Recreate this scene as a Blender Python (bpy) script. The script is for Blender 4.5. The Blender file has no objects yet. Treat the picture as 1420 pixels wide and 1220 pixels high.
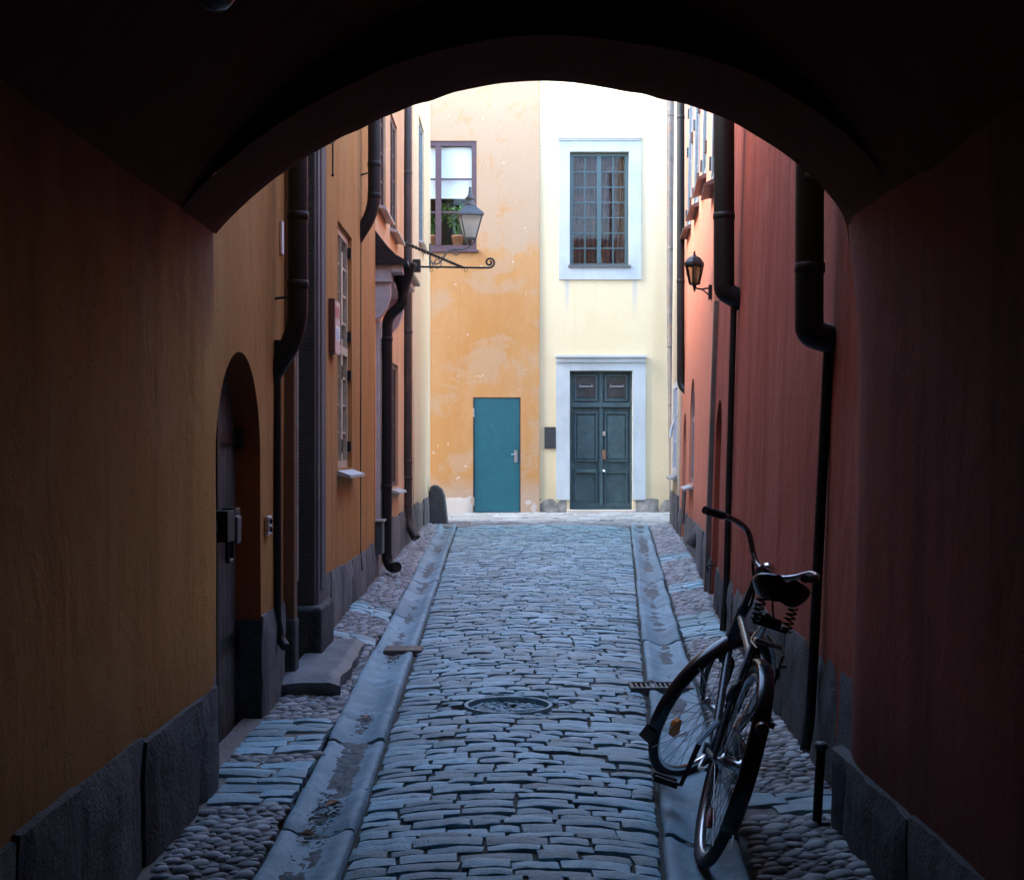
import bpy, math, random
from mathutils import Vector, Matrix, noise
random.seed(11)
R = math.radians
sc = bpy.context.scene
COL = sc.collection
F = 1800.0            # focal length in photo pixels (1420 wide)
EYE = 1.35
HZ = 628.0            # horizon row
YF = 22.5             # distance of the end facades
fx = lambda x: (x - 710) / F * YF
fz = lambda y: EYE + (HZ - y) / F * YF

def P(x, y, Y):
    """photo pixel at distance Y -> point in the street"""
    return Vector(((x - 710.0) / F * Y, Y, EYE + (HZ - y) / F * Y))

def gz(Y):
    return 0.0 if Y < 5.2 else 0.0174 * (min(Y, 22.6) - 5.2)

def lerp(a, b, t):
    return a + (b - a) * t

def poly(pts, x):
    if x <= pts[0][0]:
        return pts[0][1]
    for (a, b), (c, d) in zip(pts, pts[1:]):
        if x <= c:
            return lerp(b, d, (x - a) / (c - a))
    return pts[-1][1]

# ------------------------------------------------------------------ materials
class NT:
    def __init__(s, name):
        s.m = bpy.data.materials.new(name)
        s.m.use_nodes = True
        s.t = s.m.node_tree
        s.b = s.t.nodes['Principled BSDF']
        s.out = s.t.nodes['Material Output']
        s.tc = None
    def n(s, typ, ins=None, **kw):
        nd = s.t.nodes.new(typ)
        for k, v in kw.items():
            setattr(nd, k, v)
        for k, v in (ins or {}).items():
            s.set(nd.inputs[k], v)
        return nd
    def set(s, sock, v):
        if isinstance(v, bpy.types.NodeSocket):
            s.t.links.new(v, sock)
        elif isinstance(v, (tuple, list)) and len(v) == 3 and sock.type == 'RGBA':
            sock.default_value = (*v, 1)
        else:
            sock.default_value = v
    def obj(s):
        if s.tc is None:
            s.tc = s.n('ShaderNodeTexCoord')
        return s.tc.outputs['Object']
    def noise(s, scale, detail=4, rough=.55, stretch=(1, 1, 1), loc=(0, 0, 0), dist=0):
        mp = s.n('ShaderNodeMapping', {'Vector': s.obj(), 'Scale': stretch, 'Location': loc})
        nz = s.n('ShaderNodeTexNoise', {'Vector': mp.outputs[0], 'Scale': scale, 'Detail': detail, 'Roughness': rough, 'Distortion': dist})
        return nz.outputs['Fac']
    def ramp(s, fac, a, b, smooth=False):
        r = s.n('ShaderNodeMapRange', {'Value': fac, 'From Min': a, 'From Max': b})
        if smooth:
            r.interpolation_type = 'SMOOTHSTEP'
        return r.outputs[0]
    def math(s, op, a, b=0.0, clamp=False):
        nd = s.n('ShaderNodeMath', operation=op, use_clamp=clamp)
        s.set(nd.inputs[0], a); s.set(nd.inputs[1], b)
        return nd.outputs[0]
    def mix(s, fac, a, b, mode='MIX'):
        nd = s.n('ShaderNodeMix', data_type='RGBA', blend_type=mode)
        s.set(nd.inputs[0], fac); s.set(nd.inputs[6], a); s.set(nd.inputs[7], b)
        return nd.outputs[2]
    def bump(s, h, strength=.3, dist=.02, normal=None):
        nd = s.n('ShaderNodeBump', {'Height': h, 'Strength': strength, 'Distance': dist})
        if normal is not None:
            s.set(nd.inputs['Normal'], normal)
        return nd.outputs[0]
    def xyz(s):
        return s.n('ShaderNodeSeparateXYZ', {'Vector': s.obj()}).outputs
    def done(s, color=None, rough=None, normal=None, metal=None, spec=None):
        if color is not None: s.set(s.b.inputs['Base Color'], color)
        if rough is not None: s.set(s.b.inputs['Roughness'], rough)
        if normal is not None: s.set(s.b.inputs['Normal'], normal)
        if metal is not None: s.set(s.b.inputs['Metallic'], metal)
        if spec is not None: s.set(s.b.inputs['Specular IOR Level'], spec)
        return s.m

def plaster(name, base, pale, dark, streak=.6, patch=.5, extra=None, bumpk=.6, wear=1.0):
    """lime plaster: blotches, trowel relief, vertical run marks, repairs, hair cracks, splashed foot"""
    t = NT(name)
    big = t.noise(.9, 5, .6, (1, 1, .55))
    run = t.noise(5.0, 6, .65, (1, 1, .07))
    run2 = t.noise(16, 5, .65, (1, 1, .10), (3, 1, 7))
    fine = t.noise(70, 5, .75)
    mid = t.noise(7, 7, .72, (1, 1, .8), (5, 9, 2), .4)
    trowel = t.noise(3.2, 4, .55, (1, 1, .6), (2, 4, 6), 1.2)
    c = t.mix(t.math('MULTIPLY', t.ramp(big, .40, .62, True), patch), base, pale)
    c = t.mix(t.math('MULTIPLY', t.ramp(run, .47, .64, True), streak), c, dark)
    c = t.mix(t.math('MULTIPLY', t.ramp(run2, .50, .70, True), streak * .6), c, pale)
    c = t.mix(t.math('MULTIPLY', t.ramp(mid, .48, .72, True), .38 * wear), c, dark)
    rp = t.noise(1.4, 3, .5, (1, 1, 1), (11, 4, 9), .3)
    c = t.mix(t.math('MULTIPLY', t.ramp(rp, .64, .655, True), .35 * wear), c, pale)
    if extra:
        c = extra(t, c)
    z = t.xyz()[2]
    foot = t.math('MULTIPLY', t.ramp(t.math('ADD', z, t.math('MULTIPLY', mid, .5)), 1.05, .55, True), .45 * wear)
    c = t.mix(foot, c, tuple(v * .45 + .02 for v in dark))
    wv = t.n('ShaderNodeVectorMath', {0: t.obj()}, operation='ADD')
    nv = t.n('ShaderNodeTexNoise', {'Vector': t.obj(), 'Scale': 4.0, 'Detail': 4.0})
    t.set(wv.inputs[1], nv.outputs['Color'])
    vo = t.n('ShaderNodeTexVoronoi', {'Vector': wv.outputs[0], 'Scale': .8}, feature='DISTANCE_TO_EDGE')
    ck = t.math('MULTIPLY', t.ramp(vo.outputs['Distance'], .006, .0015), t.ramp(rp, .50, .58))
    c = t.mix(t.math('MULTIPLY', ck, .2 * wear), c, tuple(v * .35 for v in dark))
    c = t.mix(t.ramp(fine, .3, .7), t.mix(.22, c, (0, 0, 0)), c)
    h = t.math('ADD', t.math('MULTIPLY', mid, .7), t.math('MULTIPLY', fine, .3))
    h = t.math('ADD', h, t.math('MULTIPLY', trowel, 1.3))
    h = t.math('SUBTRACT', h, t.math('MULTIPLY', ck, .25))
    rg = t.n('ShaderNodeMapRange', {'Value': fine, 'To Min': .86, 'To Max': 1.0}).outputs[0]
    return t.done(c, rg, t.bump(h, bumpk, .016), spec=.12)

def plain(name, col, rough=.5, metal=0.0, var=.15, scale=25, bump=.0, spec=.5, dirt=None, dirtk=.0):
    t = NT(name)
    nz = t.noise(scale, 5, .6)
    c = t.mix(t.ramp(nz, .3, .7), tuple(v * (1 - var) for v in col), tuple(min(1, v * (1 + var)) for v in col))
    if dirt:
        d = t.noise(6, 6, .7, (1, 1, .6), (4, 2, 8))
        c = t.mix(t.math('MULTIPLY', t.ramp(d, .5, .7, True), dirtk), c, dirt)
    r = t.n('ShaderNodeMapRange', {'Value': nz, 'To Min': max(.03, rough - .1), 'To Max': min(1, rough + .12)}).outputs[0]
    nm = t.bump(nz, bump, .01) if bump else None
    return t.done(c, r, nm, metal, spec)

def stone(name, a, b, rough=.7, sc_=14, bumpk=.5, streak=0, island=.35, moss=None):
    t = NT(name)
    nz = t.noise(sc_, 7, .68)
    fine = t.noise(sc_ * 7, 4, .7)
    big = t.noise(1.7, 3, .5, (1, 1, 1), (7, 7, 7))
    c = t.mix(t.ramp(nz, .3, .72), a, b)
    c = t.mix(t.math('MULTIPLY', t.ramp(big, .4, .7), .35), c, tuple(v * .6 for v in a))
    if island:
        rnd = t.n('ShaderNodeNewGeometry').outputs['Random Per Island']
        k = t.n('ShaderNodeMapRange', {'Value': rnd, 'To Min': 1 - island, 'To Max': 1 + island}).outputs[0]
        warm = t.ramp(t.math('FRACT', t.math('MULTIPLY', rnd, 7.31)), .55, 1.0)
        c = t.mix(t.math('MULTIPLY', warm, island * .55), c, (.36, .35, .35))
        c = t.mix(1.0, c, t.n('ShaderNodeCombineColor', {0: k, 1: k, 2: k}).outputs[0], 'MULTIPLY')
    if streak:
        st = t.noise(9, 6, .7, (1, 1, .13), (1, 5, 3))
        c = t.mix(t.math('MULTIPLY', t.ramp(st, .45, .7), streak), c, tuple(v * .3 for v in a))
    if moss:
        ms = t.noise(4, 5, .6, (1, 1, 1), (2, 8, 5))
        c = t.mix(t.math('MULTIPLY', t.ramp(ms, .55, .68, True), .7), c, moss)
    h = t.math('ADD', nz, t.math('MULTIPLY', fine, .35))
    rg = t.n('ShaderNodeMapRange', {'Value': nz, 'To Min': rough - .12, 'To Max': rough + .15}).outputs[0]
    return t.done(c, rg, t.bump(h, bumpk, .012))

MAT = {}
def tunnel_red_shade(t, c):  # reddish shade of the upper passage wall, mixed into the plaster colour
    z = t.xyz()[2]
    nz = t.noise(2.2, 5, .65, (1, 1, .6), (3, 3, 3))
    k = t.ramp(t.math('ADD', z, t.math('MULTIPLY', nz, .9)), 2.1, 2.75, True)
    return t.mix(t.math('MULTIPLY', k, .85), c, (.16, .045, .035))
MAT['ochre_tunnel'] = plaster('ochre_plaster_passage', (.52, .235, .06), (.58, .32, .13), (.34, .14, .035), .55, .6, tunnel_red_shade)
MAT['red_tunnel'] = plaster('red_plaster_passage', (.25, .058, .042), (.31, .10, .085), (.13, .03, .02), .5, .5)
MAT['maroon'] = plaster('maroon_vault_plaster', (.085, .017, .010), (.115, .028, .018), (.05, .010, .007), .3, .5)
MAT['ochre_near'] = plaster('ochre_plaster_near_house', (.47, .22, .066), (.53, .29, .12), (.34, .14, .042), .45, .5)
MAT['peach'] = plaster('peach_plaster', (.70, .42, .22), (.76, .54, .36), (.56, .31, .14), .35, .5)
MAT['cream_left'] = plaster('cream_plaster_corner_house', (.74, .58, .37), (.80, .68, .50), (.62, .45, .26), .3, .5)
MAT['red_near'] = plaster('dark_red_plaster', (.33, .078, .048), (.40, .13, .095), (.20, .042, .024), .55, .5)
MAT['salmon'] = plaster('salmon_plaster', (.76, .27, .165), (.80, .36, .24), (.64, .20, .115), .4, .5)
MAT['cream_right'] = plaster('cream_plaster_small_house', (.72, .60, .42), (.78, .68, .52), (.55, .45, .30), .3, .5)
def facade_blotch(t, c):
    o = t.xyz()
    n1 = t.noise(1.15, 6, .62, (1, 1, 1), (2.3, 0, 5.1), .6)
    n2 = t.noise(3.1, 6, .7, (1, 1, .8), (8, 0, 1), .8)
    n3 = t.noise(.6, 3, .5, (1, 1, 1), (1.2, 0, 3.7))
    edge = t.math('ADD', o[2], t.math('MULTIPLY', t.math('SUBTRACT', n2, .5), .9))
    up = t.ramp(edge, 4.44, 4.68, True)
    pale = t.math('MULTIPLY', up, t.ramp(n2, .25, .5, True))
    low = t.math('MULTIPLY', t.ramp(t.math('ADD', n1, t.math('MULTIPLY', n2, .35)), .66, .78, True), .62)
    k = t.math('MAXIMUM', pale, low)
    c = t.mix(k, c, (.385, .275, .185))
    c = t.mix(t.math('MULTIPLY', t.ramp(n3, .45, .65, True), t.math('MULTIPLY', up, .5)), c, (.375, .28, .20))
    base = t.ramp(t.math('ADD', o[2], t.math('MULTIPLY', n2, .5)), .95, .55, True)
    c = t.mix(t.math('MULTIPLY', base, .75), c, (.44, .36, .30))
    chips = t.noise(9, 3, .5, (1, 1, 1), (4, 0, 4))
    return t.mix(t.math('MULTIPLY', t.ramp(chips, .70, .72), .6), c, (.55, .48, .42))
MAT['ochre_far'] = plaster('weathered_ochre_plaster', (.40, .205, .075), (.44, .26, .13), (.35, .165, .052), .2, .6, facade_blotch, .4, .6)
def cream_runs(t, c):
    o = t.xyz()
    n2 = t.noise(6, 5, .6, (1, 1, .1), (3, 0, 1))
    k = t.math('MULTIPLY', t.ramp(o[2], 1.4, .2, True), .5)
    c = t.mix(t.math('MULTIPLY', k, t.ramp(n2, .3, .7)), c, (.60, .49, .30))
    for x0 in (fx(786), fx(880)):
        m = t.ramp(t.math('ABSOLUTE', t.math('SUBTRACT', o[0], x0 - fx(840))), .075, .0, True)
        zz = t.math('MULTIPLY', t.ramp(o[2], 3.2, 4.1, True), t.ramp(o[2], 4.2, 4.15))
        c = t.mix(t.math('MULTIPLY', t.math('MULTIPLY', m, zz), t.ramp(n2, .35, .6)), c, (.42, .42, .42))
    return c
MAT['cream_far'] = plaster('cream_plaster', (.61, .52, .345), (.64, .565, .41), (.55, .46, .285), .25, .5, cream_runs, .25, .5)
MAT['bluegrey_stone'] = stone('pale_painted_stone', (.335, .385, .425), (.385, .43, .465), .8, 6, .15, .15, 0)
MAT['plinth'] = stone('dark_plinth_stone', (.005, .007, .010), (.060, .078, .095), .7, 8, 2.5, .9, .3)
MAT['plinth_grey'] = stone('grey_plinth_stone', (.07, .074, .08), (.20, .205, .215), .8, 8, 1.0, .9, .25)
MAT['plinth_far'] = stone('dark_mossy_plinth_stone', (.05, .055, .06), (.30, .29, .27), .8, 5, .5, .3, .3, (.12, .13, .06))
MAT['plinth_pale'] = stone('pale_plinth_render', (.36, .33, .31), (.42, .38, .35), .9, 5, .2, .2, 0)
MAT['sett'] = stone('granite_setts', (.145, .315, .385), (.285, .48, .56), .37, 17, 1.3, 0, .36)
MAT['sett_far'] = stone('granite_slabs', (.17, .19, .20), (.26, .28, .285), .6, 16, .4, 0, .2)
MAT['cobble'] = stone('round_cobbles', (.16, .19, .205), (.34, .35, .355), .6, 18, .5, 0, .45)
MAT['gutter'] = stone('gutter_granite', (.12, .225, .275), (.28, .41, .47), .66, 9, 1.1, 0, .14)
MAT['joint'] = stone('sandy_joints', (.025, .028, .026), (.085, .085, .075), .95, 30, .9, 0, 0, (.05, .06, .025))
MAT['sand'] = stone('verge_sand', (.14, .13, .12), (.26, .24, .22), .95, 26, .9, 0, 0)
MAT['silt'] = stone('gutter_silt', (.10, .125, .13), (.22, .245, .25), .95, 40, 1.0, 0, 0)
MAT['ground'] = stone('bare_ground', (.16, .15, .14), (.24, .23, .21), .95, 5, .4, 0, 0)
MAT['step'] = stone('worn_step_stone', (.07, .085, .10), (.16, .18, .20), .55, 8, 1.2, 0, 0)
MAT['black_pipe'] = plain('black_painted_pipe', (.006, .006, .007), .5, 0, .4, 30, .15, spec=.3)
MAT['brown_pipe'] = plain('brown_black_pipe', (.022, .016, .014), .55, 0, .3, 22, .1, dirt=(.09, .055, .03), dirtk=.5)
MAT['rust_pipe'] = plain('grey_rusty_pipe', (.10, .085, .08), .6, .2, .3, 9, .1, dirt=(.17, .085, .045), dirtk=.8)
MAT['iron'] = plain('black_iron', (.016, .016, .018), .5, .5, .3, 40, .2)
MAT['grey_iron'] = plain('grey_iron', (.075, .082, .088), .55, .4, .3, 40, .1)
MAT['steel'] = plain('dull_steel', (.55, .56, .58), .35, 1, .15, 40)
MAT['chrome'] = plain('worn_chrome', (.75, .76, .78), .18, 1, .1, 60)
MAT['zinc'] = plain('zinc_sheet', (.42, .44, .47), .45, .7, .15, 20)
MAT['dark_wood'] = plain('weathered_dark_wood', (.085, .078, .072), .75, 0, .4, 12, .4, dirt=(.16, .15, .14), dirtk=.5)
MAT['black_stone'] = stone('black_green_portal_stone', (.035, .042, .042), (.07, .078, .08), .6, 10, .5, .3, 0)
MAT['portal'] = stone('grey_portal_stone', (.055, .053, .060), (.115, .11, .118), .7, 8, .4, .3, 0)
MAT['portal_pale'] = stone('pale_grey_portal_stone', (.34, .33, .32), (.46, .45, .43), .7, 8, .3, .2, 0)
MAT['brown_edge'] = plain('shaded_brown_stone', (.13, .065, .03), .7, 0, .25, 10, .2)
MAT['jamb_red'] = plaster('red_brown_jamb', (.32, .09, .035), (.36, .12, .05), (.22, .06, .03), .3, .4)
MAT['teal_door'] = plain('teal_steel_door', (.004, .075, .105), .45, 0, .08, 4, .02, dirt=(.015, .11, .145), dirtk=.55)
MAT['green_door'] = plain('dark_green_blue_door', (.024, .055, .068), .5, 0, .3, 9, .2, dirt=(.05, .10, .11), dirtk=.6)
MAT['green_frame'] = plain('green_blue_window_frame', (.030, .068, .080), .5, 0, .15, 20, .05)
MAT['purple_frame'] = plain('purple_brown_window_frame', (.055, .028, .040), .55, 0, .15, 20, .05)
MAT['wood_frame'] = plain('pale_wood_window_frame', (.48, .39, .28), .6, 0, .2, 18, .1)
MAT['bluegrey_frame'] = plain('blue_grey_window_frame', (.20, .25, .27), .55, 0, .15, 18, .05)
MAT['white_frame'] = plain('white_window_frame', (.68, .70, .70), .55, 0, .1, 18, .05)
MAT['brown_frame'] = plain('brown_window_frame', (.09, .055, .05), .55, 0, .2, 18, .05)
MAT['hood_roof'] = plain('black_sheet_roof', (.018, .022, .028), .32, .3, .3, 8, .1)
MAT['hood_wood'] = plain('pale_grey_painted_wood', (.42, .40, .40), .6, 0, .15, 12, .1)
MAT['sign_white'] = plain('white_enamel', (.75, .78, .80), .4, 0, .05, 10)
MAT['sign_blue'] = plain('pale_blue_print', (.25, .45, .65), .5, 0, .3, 60)
MAT['sign_red'] = plain('faded_red_print', (.55, .16, .15), .6, 0, .2, 30)
MAT['sign_board'] = plain('sign_board_brown', (.10, .035, .028), .6, 0, .2, 20)
MAT['sign_face'] = plain('faded_pink_board', (.60, .42, .36), .6, 0, .15, 20)
MAT['plaque'] = plain('dark_slate_plaque', (.035, .04, .045), .35, .2, .3, 12)
MAT['curtain'] = plain('dark_red_curtain', (.095, .040, .034), .9, 0, .5, 7, .2)
MAT['old_brass'] = plain('dull_brass', (.16, .085, .05), .5, .3, .2, 20)
MAT['bar'] = plain('tarnished_chrome', (.22, .22, .23), .28, 1, .2, 60)
MAT['spoke'] = plain('dull_spoke_wire', (.16, .165, .17), .45, .8, .2, 60)
MAT['dark_red_lens'] = plain('dark_red_lens', (.10, .012, .01), .25, 0, .15, 90)
MAT['blind'] = plain('white_roller_blind', (.80, .82, .84), .9, 0, .03, 10)
MAT['terracotta'] = plain('terracotta', (.52, .22, .11), .8, 0, .2, 20, .1)
MAT['leaf'] = plain('plant_leaf', (.10, .22, .05), .55, 0, .6, 9)
MAT['dry_leaf'] = plain('dry_brown_leaf', (.20, .09, .04), .8, 0, .4, 40)
MAT['interior'] = plain('room_inside', (.16, .14, .11), .9, 0, .2, 4)
MAT['dark_inside'] = plain('dark_room_inside', (.03, .03, .03), .9, 0, .2, 4)
MAT['bike_black'] = plain('black_bicycle_enamel', (.010, .013, .017), .22, 0, .2, 60, spec=.6)
MAT['bike_blue'] = plain('dark_blue_grey_enamel', (.04, .06, .075), .28, .2, .2, 60)
MAT['rubber'] = plain('tyre_rubber', (.014, .014, .015), .75, 0, .2, 80, .3)
MAT['leather'] = plain('black_saddle_vinyl', (.010, .011, .014), .33, 0, .2, 80, .1)
MAT['amber'] = plain('amber_reflector', (.80, .22, .01), .25, 0, .15, 90)
MAT['red_reflector'] = plain('red_reflector', (.40, .03, .02), .2, 0, .15, 90)
MAT['frosted'] = plain('frosted_bulb', (.75, .74, .70), .3, 0, .05, 10)
MAT['dark_bulb'] = plain('grey_lamp_bulb', (.16, .17, .17), .25, 0, .1, 10)

def glass_mat(name, tint=(.92, .95, .96), refl=.28):
    t = NT(name)
    tr = t.n('ShaderNodeBsdfTransparent', {'Color': tint})
    gl = t.n('ShaderNodeBsdfGlossy', {'Roughness': .03})
    fr = t.n('ShaderNodeFresnel', {'IOR': 1.5})
    k = t.math('MULTIPLY', fr.outputs[0], refl, True)
    mx = t.n('ShaderNodeMixShader', {0: k, 1: tr.outputs[0], 2: gl.outputs[0]})
    t.t.links.new(mx.outputs[0], t.out.inputs[0])
    return t.m
MAT['glass'] = glass_mat('window_glass')
MAT['smoked_glass'] = glass_mat('yellowed_lantern_glass', (.50, .52, .44), .6)
def frosted_pane():
    t = NT('frosted_lantern_pane')
    tr = t.n('ShaderNodeBsdfTransparent', {'Color': (.9, .9, .86)})
    df = t.n('ShaderNodeBsdfDiffuse', {'Color': (.62, .62, .58)})
    tl = t.n('ShaderNodeBsdfTranslucent', {'Color': (.70, .70, .66)})
    m1 = t.n('ShaderNodeMixShader', {0: .5, 1: df.outputs[0], 2: tl.outputs[0]})
    m2 = t.n('ShaderNodeMixShader', {0: .5, 1: tr.outputs[0], 2: m1.outputs[0]})
    t.t.links.new(m2.outputs[0], t.out.inputs[0])
    return t.m
MAT['lamp_glass'] = frosted_pane()

# ------------------------------------------------------------------ mesh helpers
def wloc(o):
    v = Vector((0, 0, 0))
    while o is not None:
        v += o.location
        o = o.parent
    return v

def props(o, label=None, cat=None, group=None, kind=None):
    if label: o['label'] = label
    if cat: o['category'] = cat
    if group: o['group'] = group
    if kind: o['kind'] = kind
    return o

def thing(name, loc, label, cat, group=None):
    o = bpy.data.objects.new(name, None)
    o.empty_display_size = .2
    COL.objects.link(o)
    o.location = loc
    return props(o, label, cat, group)

class MB:
    def __init__(s):
        s.v = []; s.f = []; s.sm = []; s.mi = []; s.cur = 0
    def add(s, vs, fs, smooth=False):
        b = len(s.v)
        s.v += [tuple(v) for v in vs]
        s.f += [tuple(b + i for i in f) for f in fs]
        s.sm += [smooth] * len(fs)
        s.mi += [s.cur] * len(fs)
        return s
    def box8(s, c):
        return s.add(c, [(0, 3, 2, 1), (4, 5, 6, 7), (0, 1, 5, 4), (1, 2, 6, 5), (2, 3, 7, 6), (3, 0, 4, 7)])
    def box(s, x0, x1, y0, y1, z0, z1):
        return s.box8([(x0, y0, z0), (x1, y0, z0), (x1, y1, z0), (x0, y1, z0), (x0, y0, z1), (x1, y0, z1), (x1, y1, z1), (x0, y1, z1)])
    def mbox(s, M, u0, u1, z0, z1, d0, d1):
        """box in wall coordinates: u along the wall, z up, d out of the wall"""
        return s.box8([M(u0, z0, d0), M(u1, z0, d0), M(u1, z0, d1), M(u0, z0, d1), M(u0, z1, d0), M(u1, z1, d0), M(u1, z1, d1), M(u0, z1, d1)])
    def quad(s, a, b, c, d, smooth=False):
        return s.add([a, b, c, d], [(0, 1, 2, 3)], smooth)
    def tube(s, pts, r, n=10, cap=True, closed=False, smooth=True):
        pts = [Vector(p) for p in pts]
        m = len(pts)
        rr = r if isinstance(r, (list, tuple)) else [r] * m
        up = None
        rings = []
        for i, p in enumerate(pts):
            if closed:
                d = pts[(i + 1) % m] - pts[i - 1]
            else:
                d = pts[min(i + 1, m - 1)] - pts[max(i - 1, 0)]
            d.normalize()
            if up is None:
                a = Vector((0, 0, 1)) if abs(d.z) < .9 else Vector((1, 0, 0))
                up = (a - d * a.dot(d)).normalized()
            else:
                up = (up - d * up.dot(d)).normalized()
            sd = d.cross(up)
            rings.append([p + (up * math.cos(2 * math.pi * k / n) + sd * math.sin(2 * math.pi * k / n)) * rr[i] for k in range(n)])
        vs = [v for ring in rings for v in ring]
        fs = []
        for i in range(m if closed else m - 1):
            j = (i + 1) % m
            for k in range(n):
                k2 = (k + 1) % n
                fs.append((i * n + k, i * n + k2, j * n + k2, j * n + k))
        s.add(vs, fs, smooth)
        if cap and not closed:
            s.add(rings[0], [tuple(range(n))[::-1]])
            s.add(rings[-1], [tuple(range(n))])
        return s
    def lathe(s, prof, origin, axis=(0, 0, 1), n=16, ref=None, smooth=True):
        a = Vector(axis).normalized()
        b = Vector(ref) if ref else (Vector((1, 0, 0)) if abs(a.x) < .9 else Vector((0, 1, 0)))
        b = (b - a * b.dot(a)).normalized()
        c = a.cross(b)
        o = Vector(origin)
        vs = []
        for r, h in prof:
            for k in range(n):
                t = 2 * math.pi * k / n
                vs.append(o + a * h + (b * math.cos(t) + c * math.sin(t)) * r)
        fs = []
        for i in range(len(prof) - 1):
            for k in range(n):
                k2 = (k + 1) % n
                fs.append((i * n + k, i * n + k2, (i + 1) * n + k2, (i + 1) * n + k))
        s.add(vs, fs, smooth)
        if prof[0][0] > 1e-4: s.add(vs[:n], [tuple(range(n))[::-1]])
        if prof[-1][0] > 1e-4: s.add(vs[-n:], [tuple(range(n))])
        return s
    def build(s, name, mat, parent=None, off=None, bevel=0, seg=2):
        me = bpy.data.meshes.new(name)
        o_ = wloc(parent) if (parent is not None and off is None) else Vector(off or (0, 0, 0))
        me.from_pydata([(v[0] - o_.x, v[1] - o_.y, v[2] - o_.z) for v in s.v], [], s.f)
        me.polygons.foreach_set('use_smooth', s.sm)
        mats = mat if isinstance(mat, (list, tuple)) else [mat]
        for m in mats:
            me.materials.append(MAT[m] if isinstance(m, str) else m)
        me.polygons.foreach_set('material_index', s.mi)
        me.update()
        ob = bpy.data.objects.new(name, me)
        COL.objects.link(ob)
        if parent is not None:
            ob.parent = parent
        if bevel:
            bv = ob.modifiers.new('edge', 'BEVEL')
            bv.width = bevel; bv.segments = seg; bv.limit_method = 'ANGLE'; bv.angle_limit = R(40)
        return ob

def smooth_path(pts, k=6):
    pts = [Vector(p) for p in pts]
    out = []
    for i in range(len(pts) - 1):
        p0 = pts[max(i - 1, 0)]; p1 = pts[i]; p2 = pts[i + 1]; p3 = pts[min(i + 2, len(pts) - 1)]
        for j in range(k):
            t = j / k
            out.append(.5 * ((2 * p1) + (p2 - p0) * t + (2 * p0 - 5 * p1 + 4 * p2 - p3) * t * t + (3 * p1 - p0 - 3 * p2 + p3) * t ** 3))
    out.append(pts[-1])
    return out

def bend(pts, r=.08, k=5):
    """polyline with rounded corners"""
    pts = [Vector(p) for p in pts]
    out = [pts[0]]
    for a, b, c in zip(pts, pts[1:], pts[2:]):
        ra = min(r, (a - b).length * .45); rc = min(r, (c - b).length * .45)
        p = b + (a - b).normalized() * ra; q = b + (c - b).normalized() * rc
        for j in range(k + 1):
            t = j / k
            out.append(p * (1 - t) ** 2 + b * 2 * t * (1 - t) + q * t * t)
    out.append(pts[-1])
    return out

# ------------------------------------------------------------------ wall sheets with real openings
def nz2(u, z, s):
    return noise.noise(Vector((u * .55 + s, z * .45, s * 1.7))) + .45 * noise.noise(Vector((u * 1.9, z * 1.6 + s, s)))

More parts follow.
